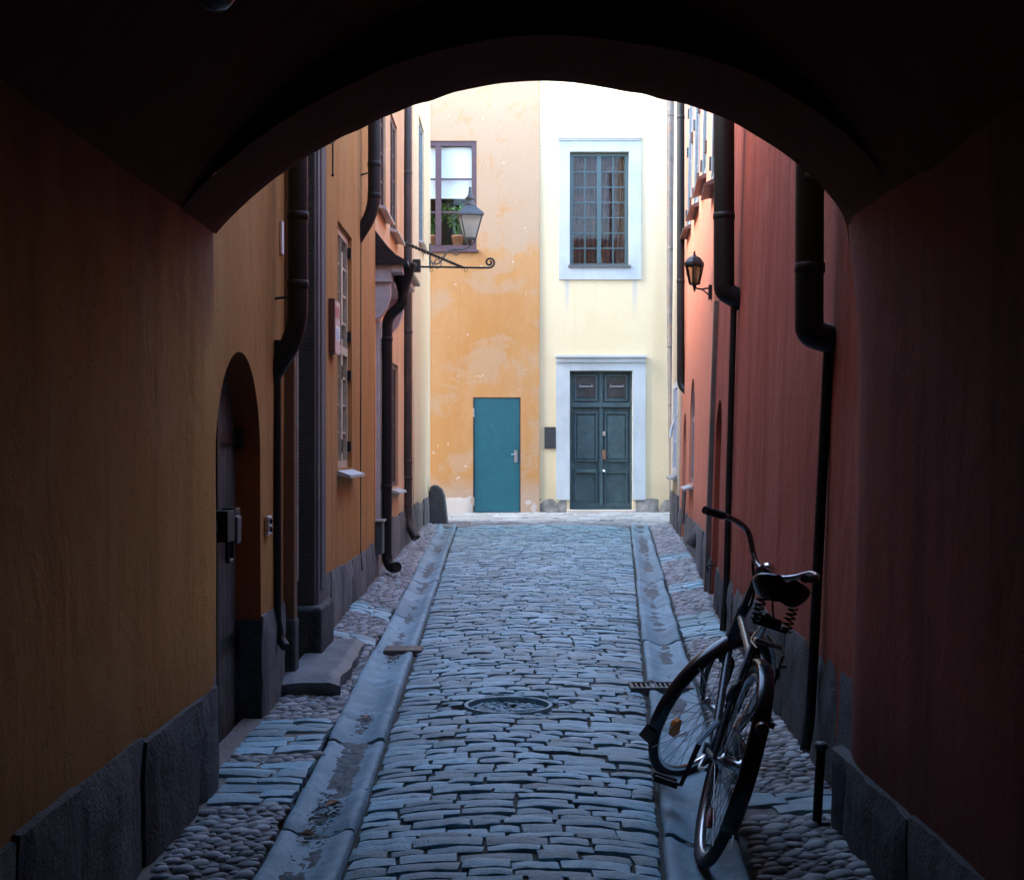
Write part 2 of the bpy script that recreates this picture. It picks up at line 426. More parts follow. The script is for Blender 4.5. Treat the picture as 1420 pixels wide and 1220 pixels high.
def wall_sheet(mb, M, u0, u1, z0, z1, ops=(), amp=.008, seed=1.0, step=.3, thick=3.0):
    us = {u0, u1}; zs = {z0, z1}
    for o in ops:
        us |= {o['u'][0], o['u'][1]}; zs |= {o['z'][0], o['z'][1]}
        if o.get('arch'):
            zs.add(o['z'][1] - (o['u'][1] - o['u'][0]) / 2)
    def fill(ss, st):
        ss = sorted(ss); out = [ss[0]]
        for a, b in zip(ss, ss[1:]):
            n = max(1, int(round((b - a) / st)))
            out += [a + (b - a) * (i + 1) / n for i in range(n)]
        return out
    us = fill(us, step); zs = fill(zs, step)
    dsp = lambda u, z: amp * nz2(u, z, seed)
    idx = {}; vs = []; fs = []
    def vid(u, z):
        k = (round(u, 5), round(z, 5))
        if k not in idx:
            idx[k] = len(vs); vs.append(M(u, z, dsp(u, z)))
        return idx[k]
    e = 1e-4
    for a, b in zip(us, us[1:]):
        for c, d in zip(zs, zs[1:]):
            if any(o['u'][0] - e <= a and b <= o['u'][1] + e and o['z'][0] - e <= c and d <= o['z'][1] + e for o in ops):
                continue
            fs.append((vid(a, c), vid(b, c), vid(b, d), vid(a, d)))
    mb.add(vs, fs, True)
    rev = []
    for o in ops:
        a, b = o['u']; c, d = o['z']; dp = -o.get('depth', .15)
        n = 8
        if o.get('arch'):
            r = (b - a) / 2; zsn = d - r; cu = (a + b) / 2
            arc = [(cu - r * math.cos(math.pi * i / 24), zsn + r * math.sin(math.pi * i / 24)) for i in range(25)]
            for i in range(24):
                p, q = arc[i], arc[i + 1]
                corner = (a, d) if i < 12 else (b, d)
                mb.add([M(*p, dsp(*p)), M(*q, dsp(*q)), M(*corner, dsp(*corner))], [(0, 1, 2)], True)
            path = [(a, c + (zsn - c) * i / n) for i in range(n)] + arc + [(b, zsn - (zsn - c) * (i + 1) / n) for i in range(n)]
        else:
            path = [(a, c + (d - c) * i / n) for i in range(n)] + [(a + (b - a) * i / n, d) for i in range(n)] + [(b, d - (d - c) * i / n) for i in range(n)] + [(b, c)]
        path = path + [(b + (a - b) * i / n, c) for i in range(1, n + 1)]
        rev.append((o, path, dsp, dp))
        if not o.get('own_reveal'):
            for p, q in zip(path, path[1:]):
                mb.quad(M(*p, dsp(*p)), M(*p, dp - .03), M(*q, dp - .03), M(*q, dsp(*q)))
    # sides, top and back of the block
    t = -thick
    mb.quad(M(u0, z0, t), M(u0, z0, 0), M(u0, z1, 0), M(u0, z1, t))
    mb.quad(M(u1, z0, 0), M(u1, z0, t), M(u1, z1, t), M(u1, z1, 0))
    mb.quad(M(u0, z1, 0), M(u1, z1, 0), M(u1, z1, t), M(u0, z1, t))
    mb.quad(M(u0, z0, t), M(u0, z1, t), M(u1, z1, t), M(u1, z0, t))
    return rev

def plinth(house, M, u0, u1, ztop, proud, mat='plinth', gaps=(), seed=1, blk=.75, name='plinth', low=-.3):
    """course of roughly dressed blocks, each with its own face"""
    rnd = random.Random(seed)
    spans = []; a = u0
    for g0, g1 in sorted(gaps):
        if g0 > a: spans.append((a, g0))
        a = max(a, g1)
    if a < u1: spans.append((a, u1))
    for a, b in spans:
        mb = MB()
        u = a
        while u < b - 1e-3:
            w = min(blk * rnd.uniform(.6, 1.3), b - u)
            if b - u - w < .15: w = b - u
            pr = proud + rnd.uniform(-.008, .012)
            zt = (ztop(u + w / 2) if callable(ztop) else ztop) + rnd.uniform(-.012, .012)
            nu, nz_ = max(3, int(w / .07)), 10
            vs = []; fs = []
            for i in range(nu + 1):
                for j in range(nz_ + 1):
                    uu = u + .003 + (w - .006) * i / nu; zz = low + (zt - low) * j / nz_
                    e = min(i, nu - i, nz_ - j)
                    dd = pr + .014 * noise.noise(Vector((uu * 6, zz * 5, seed * 3.1))) + .008 * noise.noise(Vector((uu * 17, zz * 17, seed)))
                    if e == 0: dd -= .014
                    zz2 = zz + (.008 * noise.noise(Vector((uu * 9, 3, seed))) if j == nz_ else 0)
                    vs.append(M(uu, zz2, dd))
            for i in range(nu):
                for j in range(nz_):
                    k = i * (nz_ + 1) + j
                    fs.append((k, k + nz_ + 1, k + nz_ + 2, k + 1))
            mb.add(vs, fs, True)
            tp = []
            for i in range(nu + 1):
                tp += [vs[i * (nz_ + 1) + nz_], M(u + .003 + (w - .006) * i / nu, zt + .012, -.03)]
            mb.add(tp, [(2 * i, 2 * i + 2, 2 * i + 3, 2 * i + 1) for i in range(nu)])
            for i in (0, nu):
                sd = [vs[i * (nz_ + 1) + j] for j in range(nz_ + 1)] + [M(u + .003 + (w - .006) * i / nu, zt, -.03), M(u + .003 + (w - .006) * i / nu, low, -.03)]
                mb.add(sd, [tuple(range(len(sd)))])
            u += w
        mb.build(name, mat, house)

def window(house, M, u0, u1, z0, z1, d, mat, leaves=2, cols=1, rows=4, fw=.05, bar=.018, mull=.05, glass='glass', sill=None, sillmat='zinc', transom=None, label=None, inside=None, bars_mat=None):
    mb = MB()
    t = .045
    mb.mbox(M, u0, u0 + fw, z0, z1, d - t, d); mb.mbox(M, u1 - fw, u1, z0, z1, d - t, d)
    mb.mbox(M, u0 + fw, u1 - fw, z1 - fw, z1, d - t, d - .001); mb.mbox(M, u0 + fw, u1 - fw, z0, z0 + fw, d - t, d - .001)
    ins = (u1 - u0 - 2 * fw)
    if transom:
        mb.mbox(M, u0 + fw, u1 - fw, transom - mull / 2, transom + mull / 2, d - t, d + .006)
    w = (ins - mull * (leaves - 1)) / leaves
    for i in range(leaves):
        a = u0 + fw + i * (w + mull)
        if i < leaves - 1:
            mb.mbox(M, a + w, a + w + mull, z0 + fw, z1 - fw, d - t + .004, d + .008)
        for c in range(1, cols):
            x = a + w * c / cols
            mb.mbox(M, x - bar / 2, x + bar / 2, z0 + fw, z1 - fw, d - t + .012, d - .012)
        for r in range(1, rows):
            z = z0 + fw + (z1 - z0 - 2 * fw) * r / rows
            mb.mbox(M, a, a + w, z - bar / 2, z + bar / 2, d - t + .010, d - .010)
    o = mb.build('window', mat, house)
    if label: o['label'] = label
    g = MB().mbox(M, u0 + fw * .5, u1 - fw * .5, z0 + fw * .5, z1 - fw * .5, d - .030, d - .026)
    g.build('glass', glass, o)
    if sill:
        s = MB()
        s.box8([M(u0 - .04, z0 - .045, -.02), M(u1 + .04, z0 - .045, -.02), M(u1 + .04, z0 - .07, sill), M(u0 - .04, z0 - .07, sill),
                M(u0 - .04, z0 + .0, d - .01), M(u1 + .04, z0 + .0, d - .01), M(u1 + .04, z0 - .05, sill), M(u0 - .04, z0 - .05, sill)])
        s.build('sill', sillmat, o)
    if inside:
        MB().mbox(M, u0 - .3, u1 + .3, z0 - .3, z1 + .3, -1.2, -1.15).build('room_wall', inside, o)
    return o

# wall coordinate maps
XL1, XL2 = -1.25, -1.275
def M_left(X0):
    return lambda u, z, d: Vector((X0 + d, u, z))
XRP = [(4.4, 1.24), (5.2, 1.27), (6.4, 1.31), (9.6, 1.53), (13.6, 1.93), (19.8, 2.42)]
def xr(Y):
    return poly(XRP, Y)
def M_right(lean=.035, off=0.0):
    return lambda u, z, d: Vector((xr(u) + off + lean * z - d, u, z))
def M_far(off=0.0):
    return lambda u, z, d: Vector((u, YF + off - d, z))

# =====================================================================================
# GROUND, ROAD, GUTTERS, PAVEMENTS
# =====================================================================================
def road_l(Y): return -.47 - .0185 * Y
def road_r(Y): return .14 + .084 * Y
GW = .275                                    # gutter width
def crown(X, Y):
    a, b = road_l(Y), road_r(Y)
    t = (X - a) / (b - a)
    return .035 * (1 - (2 * t - 1) ** 2) + .010 * noise.noise(Vector((X * 1.6, Y * 1.1, 4)))

g = MB()
ys = [-12, -4, 5.2, 10, 16, 22.6, 60]
for a, b in zip(ys, ys[1:]):
    for x0, x1 in ((-60, -8), (-8, 0), (0, 8), (8, 60)):
        g.quad((x0, a, gz(a) - .10), (x1, a, gz(a) - .10), (x1, b, gz(b) - .10), (x0, b, gz(b) - .10))
props(g.build('ground', 'ground'), kind='structure')

def sett(mb, x0, x1, y0, y1, zf, h=.03, rnd=random, nx=7, ny=4, flat=.6):
    """one hewn stone with softened arrises and an uneven top"""
    tx, ty = rnd.uniform(-.025, .025), rnd.uniform(-.05, .05)
    dz = rnd.uniform(-.006, .006)
    sd = rnd.uniform(0, 100)
    cx, cy = (x0 + x1) / 2, (y0 + y1) / 2
    # irregular outline
    j = [rnd.uniform(-1, 1) * min(.010, (y1 - y0) * .09) for _ in range(8)]
    vs = []; fs = []
    lev = [0.0, .05, .3] + [.3 + .4 * (i + 1) / (nx - 4) for i in range(nx - 5)] + [.7, .95, 1.0]
    lev = sorted(set(round(v, 4) for v in lev))
    lv = [0.0, .13, .5, .87, 1.0]
    NX, NY = len(lev), len(lv)
    for a in lev:
        for b in lv:
            x = x0 + (x1 - x0) * a + (j[0] * (1 - a) + j[1] * a) * (1 - b) + (j[2] * (1 - a) + j[3] * a) * b
            y = y0 + (y1 - y0) * b + (j[4] * (1 - a) + j[5] * a) * (1 - b) * .7 + (j[6] * (1 - a) + j[7] * a) * b * .7
            ea = min(a, 1 - a); eb = min(b, 1 - b)
            z = zf(x, y) + dz + tx * (x - cx) + ty * (y - cy) + .006 * noise.noise(Vector((x * 14, y * 14, sd)))
            if ea == 0 or eb == 0: z -= .0045
            elif ea < .13 or eb < .17: z -= .0015
            if ea < .13 and eb < .17: z -= .003
            vs.append((x, y, z))
    for p in range(NX - 1):
        for q in range(NY - 1):
            k = p * NY + q
            fs.append((k, k + NY, k + NY + 1, k + 1))
    mb.add(vs, fs, True)
    rim = [p * NY for p in range(NX)] + [(NX - 1) * NY + q for q in range(1, NY)] + [p * NY + NY - 1 for p in range(NX - 2, -1, -1)] + [q for q in range(NY - 2, 0, -1)]
    m = len(rim); top_ = [vs[i] for i in rim]
    low = [(a, b, c - h) for a, b, c in top_]
    mb.add(top_ + low, [(i, m + i, m + (i + 1) % m, (i + 1) % m) for i in range(m)], False)

HX, HY, HR = P(705, 988, 6.72).x, 6.72, .21       # the sunken round patch in the road
def road_z(x, y):
    z = gz(y) + crown(x, y)
    r = math.hypot((x - HX), (y - HY)) / HR
    if r < 1.25: z -= .075
    return z
mb = MB(); rnd = random.Random(5)
Y = 2.6
while Y < 19.3:
    dy = rnd.uniform(.058, .100)
    x = road_l(Y) + rnd.uniform(0, .015); xe = road_r(Y) - .005
    ph = rnd.uniform(0, 6); am = rnd.uniform(.002, .012)
    while x < xe - .05:
        w = rnd.uniform(.11, .25)
        if xe - x - w < .09: w = xe - x
        oy = am * math.sin(x * 2.2 + ph) + rnd.uniform(-.007, .007)
        gp = rnd.uniform(.006, .014)
        cx, cy = x + w / 2, Y + dy / 2
        if math.hypot((cx - HX) * .9, cy - HY) > HR + .045 and rnd.random() > .006:
            sett(mb, x + gp * .6, x + w - gp * .6, Y + oy + gp * .55, Y + dy + oy - gp * .55 + rnd.uniform(-.006, .004), lambda X_, Y_: gz(Y_) + crown(X_, Y_), .035, rnd)
        x += w
    Y += dy
for _ in range(110):        # wedge stones packed round the rim of the sunken cover
    a = rnd.uniform(0, 6.28); r = HR + rnd.uniform(.045, .10)
    x, y = HX + r * 1.1 * math.cos(a), HY + r * math.sin(a)
    q = rnd.uniform(.018, .035)
    sett(mb, x - q, x + q, y - q * .6, y + q * .6, lambda X_, Y_: gz(Y_) + crown(X_, Y_) - .012, .02, rnd)
road = mb.build('road', 'sett'); props(road, kind='structure')
jb = MB()
N = 150
vs = []; fs = []
for i in range(N + 1):
    Yy = 2.4 + 17.1 * i / N
    for k in range(15):
        x = lerp(road_l(Yy) - .02, road_r(Yy) + .02, k / 14)
        vs.append((x, Yy, road_z(x, Yy) - .018 + .008 * noise.noise(Vector((x * 9, Yy * 9, 0)))))
for i in range(N):
    for k in range(14):
        q = i * 15 + k
        fs.append((q, q + 1, q + 16, q + 15))
jb.add(vs, fs, True)
props(jb.build('road_bed', 'joint'), kind='structure')

mh = thing('manhole_cover', (HX, HY, gz(HY)), 'sunken round cover filled with small stones in the middle of the setts', 'manhole')
zr_ = gz(HY) + crown(HX, HY)
MB().lathe([(HR, -.07), (HR, -.008), (HR + .018, -.006), (HR + .024, -.05)], (HX, HY, zr_ - .002), n=40, smooth=False).build('rim', 'sett', mh)
mb = MB()
for _ in range(330):
    a = rnd.uniform(0, 6.28); r = HR * .96 * math.sqrt(rnd.random())
    x, y = HX + r * math.cos(a), HY + r * math.sin(a)
    q = rnd.uniform(.008, .019)
    sett(mb, x - q, x + q, y - q * .7, y + q * .7, lambda X_, Y_: zr_ - .034, .014, rnd)
mb.lathe([(.0, 0), (HR - .002, 0)], (HX, HY, zr_ - .042), n=40)
mb.build('fill', 'sett', mh)

# cross street: larger slabs at the far end
mb = MB(); rnd = random.Random(8)
Y = 19.3
def cross_z(x, y): return gz(y) + .02 + .006 * noise.noise(Vector((x, y, 2)))
while Y < 22.5:
    dy = rnd.uniform(.14, .24)
    x = -5.0 + rnd.uniform(0, .3)
    while x < 6:
        w = rnd.uniform(.22, .5)
        sett(mb, x + .004, x + w - .004, Y + .004, Y + dy - .004, cross_z, .02, rnd)
        x += w
    Y += dy
props(mb.build('side_street', 'sett_far'), kind='structure')
jb = MB()
jb.quad((-6, 19.2, gz(19.2) + .006), (7, 19.2, gz(19.2) + .006), (7, 22.6, gz(22.6) + .006), (-6, 22.6, gz(22.6) + .006))
props(jb.build('side_street_bed', 'sand'), kind='structure')

def gutter(name, side, seed):
    """channel of dished granite stones laid end to end"""
    rnd = random.Random(seed)
    mb = MB()
    prof = [(0.0, -.05), (.015, .0), (.05, .010), (.13, .010), (.22, -.004), (.36, -.020), (.5, -.026), (.64, -.020), (.78, -.004), (.87, .010), (.95, .010), (.985, .0), (1.0, -.05)]
    Y = 2.5
    while Y < 19.2:
        L = rnd.uniform(.45, 1.05)
        dz = rnd.uniform(-.010, .010); dx = rnd.uniform(-.006, .006); tl = rnd.uniform(-.012, .012)
        tw = rnd.uniform(-.03, .03)
        vs = []; fs = []
        n = max(8, int(L / .05))
        for i in range(n + 1):
            yy = Y + .006 + (L - .012) * i / n
            e = .014 if i in (0, n) else 0
            for a, h in prof:
                x0 = (road_l(yy) - GW) if side < 0 else road_r(yy) + .006
                x = x0 + (GW - .006) * a + dx
                z = gz(yy) + .012 + h + dz + tl * (i / n - .5) * L + tw * (a - .5) * GW - e + .009 * noise.noise(Vector((x * 8, yy * 4, seed))) + .004 * noise.noise(Vector((x * 30, yy * 22, seed)))
                vs.append((x, yy + (.02 * math.sin(a * 6) * tw * 8), z))
        m = len(prof)
        for i in range(n):
            for k in range(m - 1):
                q = i * m + k
                fs.append((q, q + 1, q + m + 1, q + m))
        mb.add(vs, fs, True)
        mb.add(vs[:m], [tuple(range(m))]); mb.add(vs[-m:], [tuple(range(m))[::-1]])
        Y += L
    o = mb.build(name, 'gutter'); props(o, kind='structure')
    sv = []; n = 1100
    for i in range(n + 1):
        yy = 2.6 + 16.4 * i / n
        x0 = (road_l(yy) - GW) if side < 0 else road_r(yy) + .006
        lv = -.013 + .016 * noise.noise(Vector((yy * .9, seed, 2))) - (.012 if side > 0 and yy < 6 else 0)
        for k in range(17):
            x = x0 + GW * (.15 + .7 * k / 16)
            sv.append((x, yy, gz(yy) + lv + .016 * noise.noise(Vector((x * 16, yy * 8, seed))) + .012 * noise.noise(Vector((x * 45, yy * 30, seed)))))
    sb_ = MB().add(sv, [(i * 17 + k, i * 17 + k + 1, i * 17 + k + 18, i * 17 + k + 17) for i in range(n) for k in range(16)], True)
    props(sb_.build('gutter_silt', 'silt'), kind='stuff')
gutter('gutter', -1, 3)
gutter('gutter', 1, 4)

def cobble(mb, x, y, z, a, b, h, rot, rnd):
    n, m = 9, 4
    vs = []; fs = []
    sd = rnd.uniform(0, 90)
    for j in range(m):
        t = j / (m - 1) * .98
        rr = math.cos((1 - t) * 0) * (1 - t ** 2.6) if j < m - 1 else 0.12
        hh = h * (math.sin(t * math.pi / 2) ** .8) - h * .52 + .004 * noise.noise(Vector((t * 5, sd, 1)))
        for k in range(n):
            q = 2 * math.pi * k / n
            w = 1 + .20 * noise.noise(Vector((math.cos(q) * 1.3, math.sin(q) * 1.3, sd)))
            px, py = a * rr * w * math.cos(q), b * rr * w * math.sin(q)
            vs.append((x + px * math.cos(rot) - py * math.sin(rot), y + px * math.sin(rot) + py * math.cos(rot), z + hh + .1 * px))
    for j in range(m - 1):
        for k in range(n):
            k2 = (k + 1) % n
            fs.append((j * n + k, j * n + k2, (j + 1) * n + k2, (j + 1) * n + k))
    fs.append(tuple((m - 1) * n + k for k in range(n)))
    mb.add(vs, fs, True)

def pavement(side, seed):
    rnd = random.Random(seed)
    mb = MB()
    def edge(Y): return (road_l(Y) - GW - .005) if side < 0 else road_r(Y) + GW + .012
    def wall(Y): 
        if side < 0: return -1.17 if Y < 5.3 else -1.24
        return 1.12 if Y < 4.66 else xr(Y) - .02
    def zz(x, Y):
        t = (x - edge(Y)) / (wall(Y) - edge(Y) + 1e-6)
        rise = poly([(6.3, .0), (7.4, .0), (8.6, .075)], Y) if side < 0 else poly([(5, .03), (8, .06)], Y)
        return gz(Y) + .012 + rise * max(0, min(1, t)) + .018 * noise.noise(Vector((x * 3, Y * 2.2, seed)))
    vs = []; fs = []
    n, m = 170, 8
    for i in range(n + 1):
        Yy = 2.3 + (19.3 - 2.3) * i / n
        for k in range(m + 1):
            x = lerp(edge(Yy) - .01 * side * -1, wall(Yy) + .1 * (1 if side > 0 else -1), k / m)
            vs.append((x, Yy, zz(x, Yy) - .004 + .005 * noise.noise(Vector((x * 16, Yy * 16, 1)))))
    for i in range(n):
        for k in range(m):
            q = i * (m + 1) + k
            fs.append((q, q + 1, q + m + 2, q + m + 1) if side > 0 else (q, q + m + 1, q + m + 2, q + 1))
    mb.add(vs, fs, True)
    base = props(mb.build('pavement_bed', 'sand'), kind='structure')
    # zones of flat setts among the round cobbles
    flat = [(4.95, 5.55), (5.75, 6.35), (8.6, 8.8), (9.8, 10.2)] if side < 0 else [(4.75, 5.02), (8.7, 9.9), (11.4, 11.8), (14.0, 14.6)]
    cb = MB(); st = MB()
    for a, b in flat:
        Y = a
        while Y < b:
            dy = rnd.uniform(.07, .115)
            x0, x1 = sorted((edge(Y), wall(Y)))
            x = x0
            while x < x1 - .05:
                w = rnd.uniform(.12, .26)
                if x1 - x - w < .1: w = x1 - x
                if rnd.random() > .04:
                    sett(st, x + .006, x + w - .006, Y + .005 + rnd.uniform(-.008, .008), Y + dy - .008, lambda X_, Y_: zz(X_, Y_) + .010, .03, rnd)
                x += w
            Y += dy
    placed = {}
    def ok(x, y, r):
        ci, cj = int(x / .12), int(y / .12)
        for i in range(ci - 1, ci + 2):
            for j in range(cj - 1, cj + 2):
                for (px, py, pr) in placed.get((i, j), ()):
                    if (px - x) ** 2 + ((py - y) * 1.15) ** 2 < ((pr + r) * .86) ** 2: return False
        placed.setdefault((ci, cj), []).append((x, y, r))
        return True
    for big in (1, 0):
        for _ in range(16000 if big else 26000):
            Y = 2.4 + (19.2 - 2.4) * rnd.random()
            if any(a - .03 < Y < b + .02 for a, b in flat): continue
            x0, x1 = sorted((edge(Y), wall(Y)))
            r = rnd.uniform(.027, .045) if big else rnd.uniform(.013, .025)
            if x1 - x0 < 2 * r: continue
            x = rnd.uniform(x0 + r * .8, x1 - r * .3)
            if not ok(x, Y, r): continue
            cobble(cb, x, Y, zz(x, Y), r * rnd.uniform(.95, 1.3), r * rnd.uniform(.7, .95), r * rnd.uniform(.45, .8), rnd.uniform(-.7, .7), rnd)
    props(cb.build('pavement', 'cobble'), kind='structure')
    props(st.build('pavement_slabs', 'sett'), kind='structure')
    return zz
zl = pavement(-1, 21)
zr = pavement(1, 22)

# =====================================================================================
# THE COVERED PASSAGE (camera stands inside it)
# =====================================================================================
TL = -1.198                                     # left wall plane
def tr_x(z): return 1.145 + .02 * z             # right wall plane leans out a little
def ym(X): return 5.26 - .61 * (X - TL) / 2.388 # the mouth is slightly oblique
passage = thing('passage_building', (0, 0, 0), 'dark vaulted passage with ochre left wall and red right wall framing the alley', 'building')
arch_px = [(299, 329), (322, 304), (351, 277), (375, 257), (398, 240), (427, 220), (463, 199), (510, 176), (554, 156), (593, 143), (620, 135), (657, 127), (690, 121), (717, 118.5), (754, 117), (793, 119), (826, 123),
           (859, 128), (892, 133), (919, 139), (951, 148), (991, 163), (1018, 175), (1050, 194), (1080, 213), (1108, 234), (1130, 254), (1150, 276), (1166, 298), (1174, 318)]
AX = []
for x, y in arch_px:
    k = (x - 710) / F                          # X = k*Y and Y = ym(X)
    Yy = (5.26 + .61 * TL / 2.388) / (1 + .61 * k / 2.388)
    AX.append((k * Yy, EYE + (HZ - y) / F * Yy))
AX = [(v.x, v.y) for v in smooth_path([Vector((a, b, 0)) for a, b in AX], 4)]
AX[0] = (TL, AX[0][1])
BACK, RIB, TOP = -9.0, .58, 8.0
SPR = AX[0][1]
apx = .0
def vault_pt(a):
    x, z = a
    return (x, SPR + (z - SPR) * 1.34 + .0)
# soffit of the mouth arch
mb = MB()
n = len(AX); m = 7
vs = []
for x, z in AX:
    for k in range(m):
        y = ym(x) - RIB * k / (m - 1)
        w = .012 * noise.noise(Vector((x * 2.5, y * 2.5, z))) + .006 * noise.noise(Vector((x * 11, y * 7, z * 3)))
        e = -.012 if k == 0 else 0
        vs.append((x, y, z + w - e))
mb.add(vs, [(i * m + k, i * m + k + 1, (i + 1) * m + k + 1, (i + 1) * m + k) for i in range(n - 1) for k in range(m - 1)], True)
# inner face of the rib, up to the higher vault
for a, b in zip(AX, AX[1:]):
    va, vb = vault_pt(a), vault_pt(b)
    mb.quad((a[0], ym(a[0]) - RIB, a[1]), (b[0], ym(b[0]) - RIB, b[1]), (vb[0], ym(vb[0]) - RIB, vb[1] + .02), (va[0], ym(va[0]) - RIB, va[1] + .02))
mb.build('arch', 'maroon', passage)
# vault
mb = MB(); m = 30
vs = []
for a in AX:
    x, z = vault_pt(a)
    for k in range(m):
        y = lerp(ym(x) - RIB, BACK, k / (m - 1))
        vs.append((x, y, z + .02 * noise.noise(Vector((x * 1.5, y * 1.2, z)))))
mb.add(vs, [(i * m + k, i * m + k + 1, (i + 1) * m + k + 1, (i + 1) * m + k) for i in range(n - 1) for k in range(m - 1)], True)
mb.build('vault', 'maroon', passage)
# side walls
M_tl = lambda u, z, d: Vector((TL + d, u, z))
M_tr = lambda u, z, d: Vector((tr_x(z) - d, u, z))
def sheet(M, u0, u1, z0, z1, mat, seed, name='side_wall', amp=.009, label=None, splay=0.0):
    mb = MB(); nu, nz_ = int((u1 - u0) / .12), int((z1 - z0) / .12)
    vs = []
    for i in range(nu + 1):
        for j in range(nz_ + 1):
            u, z = lerp(u0, u1, i / nu), lerp(z0, z1, j / nz_)
            k = max(0, (u - (u1 - .38)) / .38); q = max(0, min(1, (2.15 - z) / .5))
            vs.append(M(u, z, amp * nz2(u * 1.5, z * 1.5, seed) - (.012 if i == nu else 0) - splay * k * k * q))
    mb.add(vs, [(i * (nz_ + 1) + j, (i + 1) * (nz_ + 1) + j, (i + 1) * (nz_ + 1) + j + 1, i * (nz_ + 1) + j + 1) for i in range(nu) for j in range(nz_)], True)
    o = mb.build(name, mat, passage)
    if label: o['label'] = label
    return o
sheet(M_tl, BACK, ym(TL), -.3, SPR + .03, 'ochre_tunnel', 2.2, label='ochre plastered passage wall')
sheet(M_tr, BACK, ym(1.19), -.3, AX[-1][1] + .06, 'red_tunnel', 5.1, label='dark red plastered passage wall', splay=.075)
plinth(passage, M_tl, BACK, ym(TL) - .004, lambda u: .43 if u < 4.0 else .40, .022, 'plinth', seed=31, blk=.6)
plinth(passage, M_tr, BACK, ym(1.19) - .004, .30, .022, 'plinth', seed=32, blk=.6)
# outer face over the mouth, and the body of the building above the vault
mb = MB()
for a, b in zip(AX, AX[1:]):
    mb.quad((a[0], ym(a[0]), a[1] + .012), (a[0], ym(a[0]), TOP), (b[0], ym(b[0]), TOP), (b[0], ym(b[0]), b[1] + .012))
mb.quad((-6, ym(TL), -.3), (-6, ym(TL), TOP), (TL - .015, ym(TL), TOP), (TL - .015, ym(TL), -.3))
xe = AX[-1][0]
mb.add([(tr_x(-.3) + .09, ym(1.19), -.3), (tr_x(1.6) + .09, ym(1.19), 1.6), (tr_x(2.2) + .012, ym(1.19), AX[-1][1]), (xe, ym(1.19), TOP), (6, ym(1.19), TOP), (6, ym(1.19), -.3)], [(0, 1, 2, 3, 4, 5)])
mb.quad((-6, BACK, TOP), (6, BACK, TOP), (6, ym(1.2), TOP), (-6, ym(TL), TOP))
mb.quad((-6, BACK, -.3), (6, BACK, -.3), (6, BACK, TOP), (-6, BACK, TOP))  # unseen end wall behind the camera, added to keep the passage dark
mb.quad((-6, BACK, -.3), (-6, BACK, TOP), (-6, ym(TL), TOP), (-6, ym(TL), -.3))
mb.quad((6, BACK, -.3), (6, ym(1.2), -.3), (6, ym(1.2), TOP), (6, BACK, TOP))
mb.build('facade', 'ochre_near', passage)

# small lamp under the vault
lp = thing('ceiling_lamp', (-.80, 3.50, 2.63), 'unlit round glass lamp under the dark vault, cut by the top edge', 'lamp')
MB().lathe([(.0, 0), (.06, .0), (.065, .02), (.065, .10), (.03, .12)], (-.80, 3.50, 2.63), n=20).build('base', 'iron', lp)
MB().lathe([(.0, -.085), (.03, -.08), (.052, -.055), (.058, -.02), (.058, .0)], (-.80, 3.50, 2.628), n=20).build('globe', 'dark_bulb', lp)

# =====================================================================================
# LEFT SIDE HOUSES
# =====================================================================================
def u_left(x, X=XL1): return X * F / (x - 710)
# ---- ochre house with the arched door and the stone portal
L1 = thing('town_house', (XL1, 8.0, 0), 'ochre plastered house with arched door and dark stone portal on the left of the alley', 'house')
ML1 = M_left(XL1)
DOOR = dict(u=(5.50, 6.47), z=(-.05, 1.815), arch=True, depth=.13, own_reveal=True)
PORT = dict(u=(7.22, 7.98), z=(.10, 3.35), arch=True, depth=.30)
WIN1 = dict(u=(9.30, 10.12), z=(1.24, 3.02), depth=.10)
mb = MB()
rev = wall_sheet(mb, ML1, 5.27, 11.85, -.3, 6.0, [DOOR, PORT, WIN1], .010, 7.7)
mb.build('wall', 'ochre_near', L1)
# red-brown jamb of the arched door
mb = MB()
o_, path, dsp, dp = rev[0]
for p, q in zip(path, path[1:]):
    lo = min(p[1], q[1])
    mb.quad(ML1(*p, dsp(*p) - .001), ML1(*p, dp - .04), ML1(*q, dp - .04), ML1(*q, dsp(*q) - .001))
mb.build('door_jamb', 'jamb_red', L1)
mb = MB()
mb.mbox(ML1, 6.462, 6.475, -.05, .52, dp, .004)
mb.build('jamb_foot', 'plinth', L1)
# arched two-leaf plank door
mb = MB()
cu, r_, zs_ = 5.985, .49, 1.33
k = 0
u = 5.49
while u < 6.48:
    w = .1
    uu0, uu1 = u + .002, min(u + w - .002, 6.48)
    top = lambda q: zs_ + math.sqrt(max(0, r_ ** 2 - min(r_, abs(q - cu)) ** 2))
    for s in range(3):
        a0, a1 = lerp(uu0, uu1, s / 3), lerp(uu0, uu1, (s + 1) / 3)
        mb.box8([ML1(a0, -.08, -.18), ML1(a1, -.08, -.18), ML1(a1, -.08, -.13), ML1(a0, -.08, -.13), ML1(a0, top(a0), -.18), ML1(a1, top(a1), -.18), ML1(a1, top(a1), -.13), ML1(a0, top(a0), -.13)])
    u += w
door = mb.build('arched_door', 'dark_wood', L1)
MB().mbox(ML1, 5.95, 6.0, -.05, 1.78, -.13, -.10).build('astragal', 'black_pipe', door)
for z in (.44, 1.42):
    mb = MB()
    mb.mbox(ML1, 6.02, 6.44, z - .025, z + .025, -.13, -.115)
    mb.tube([ML1(6.44, z - .05, -.10), ML1(6.44, z + .05, -.10)], .022, 10)
    mb.mbox(ML1, 5.53, 5.93, z - .025, z + .025, -.13, -.115)
    mb.build('hinge', 'iron', door)
mb = MB()
mb.mbox(ML1, 5.70, 6.30, .995, 1.045, -.125, -.06)
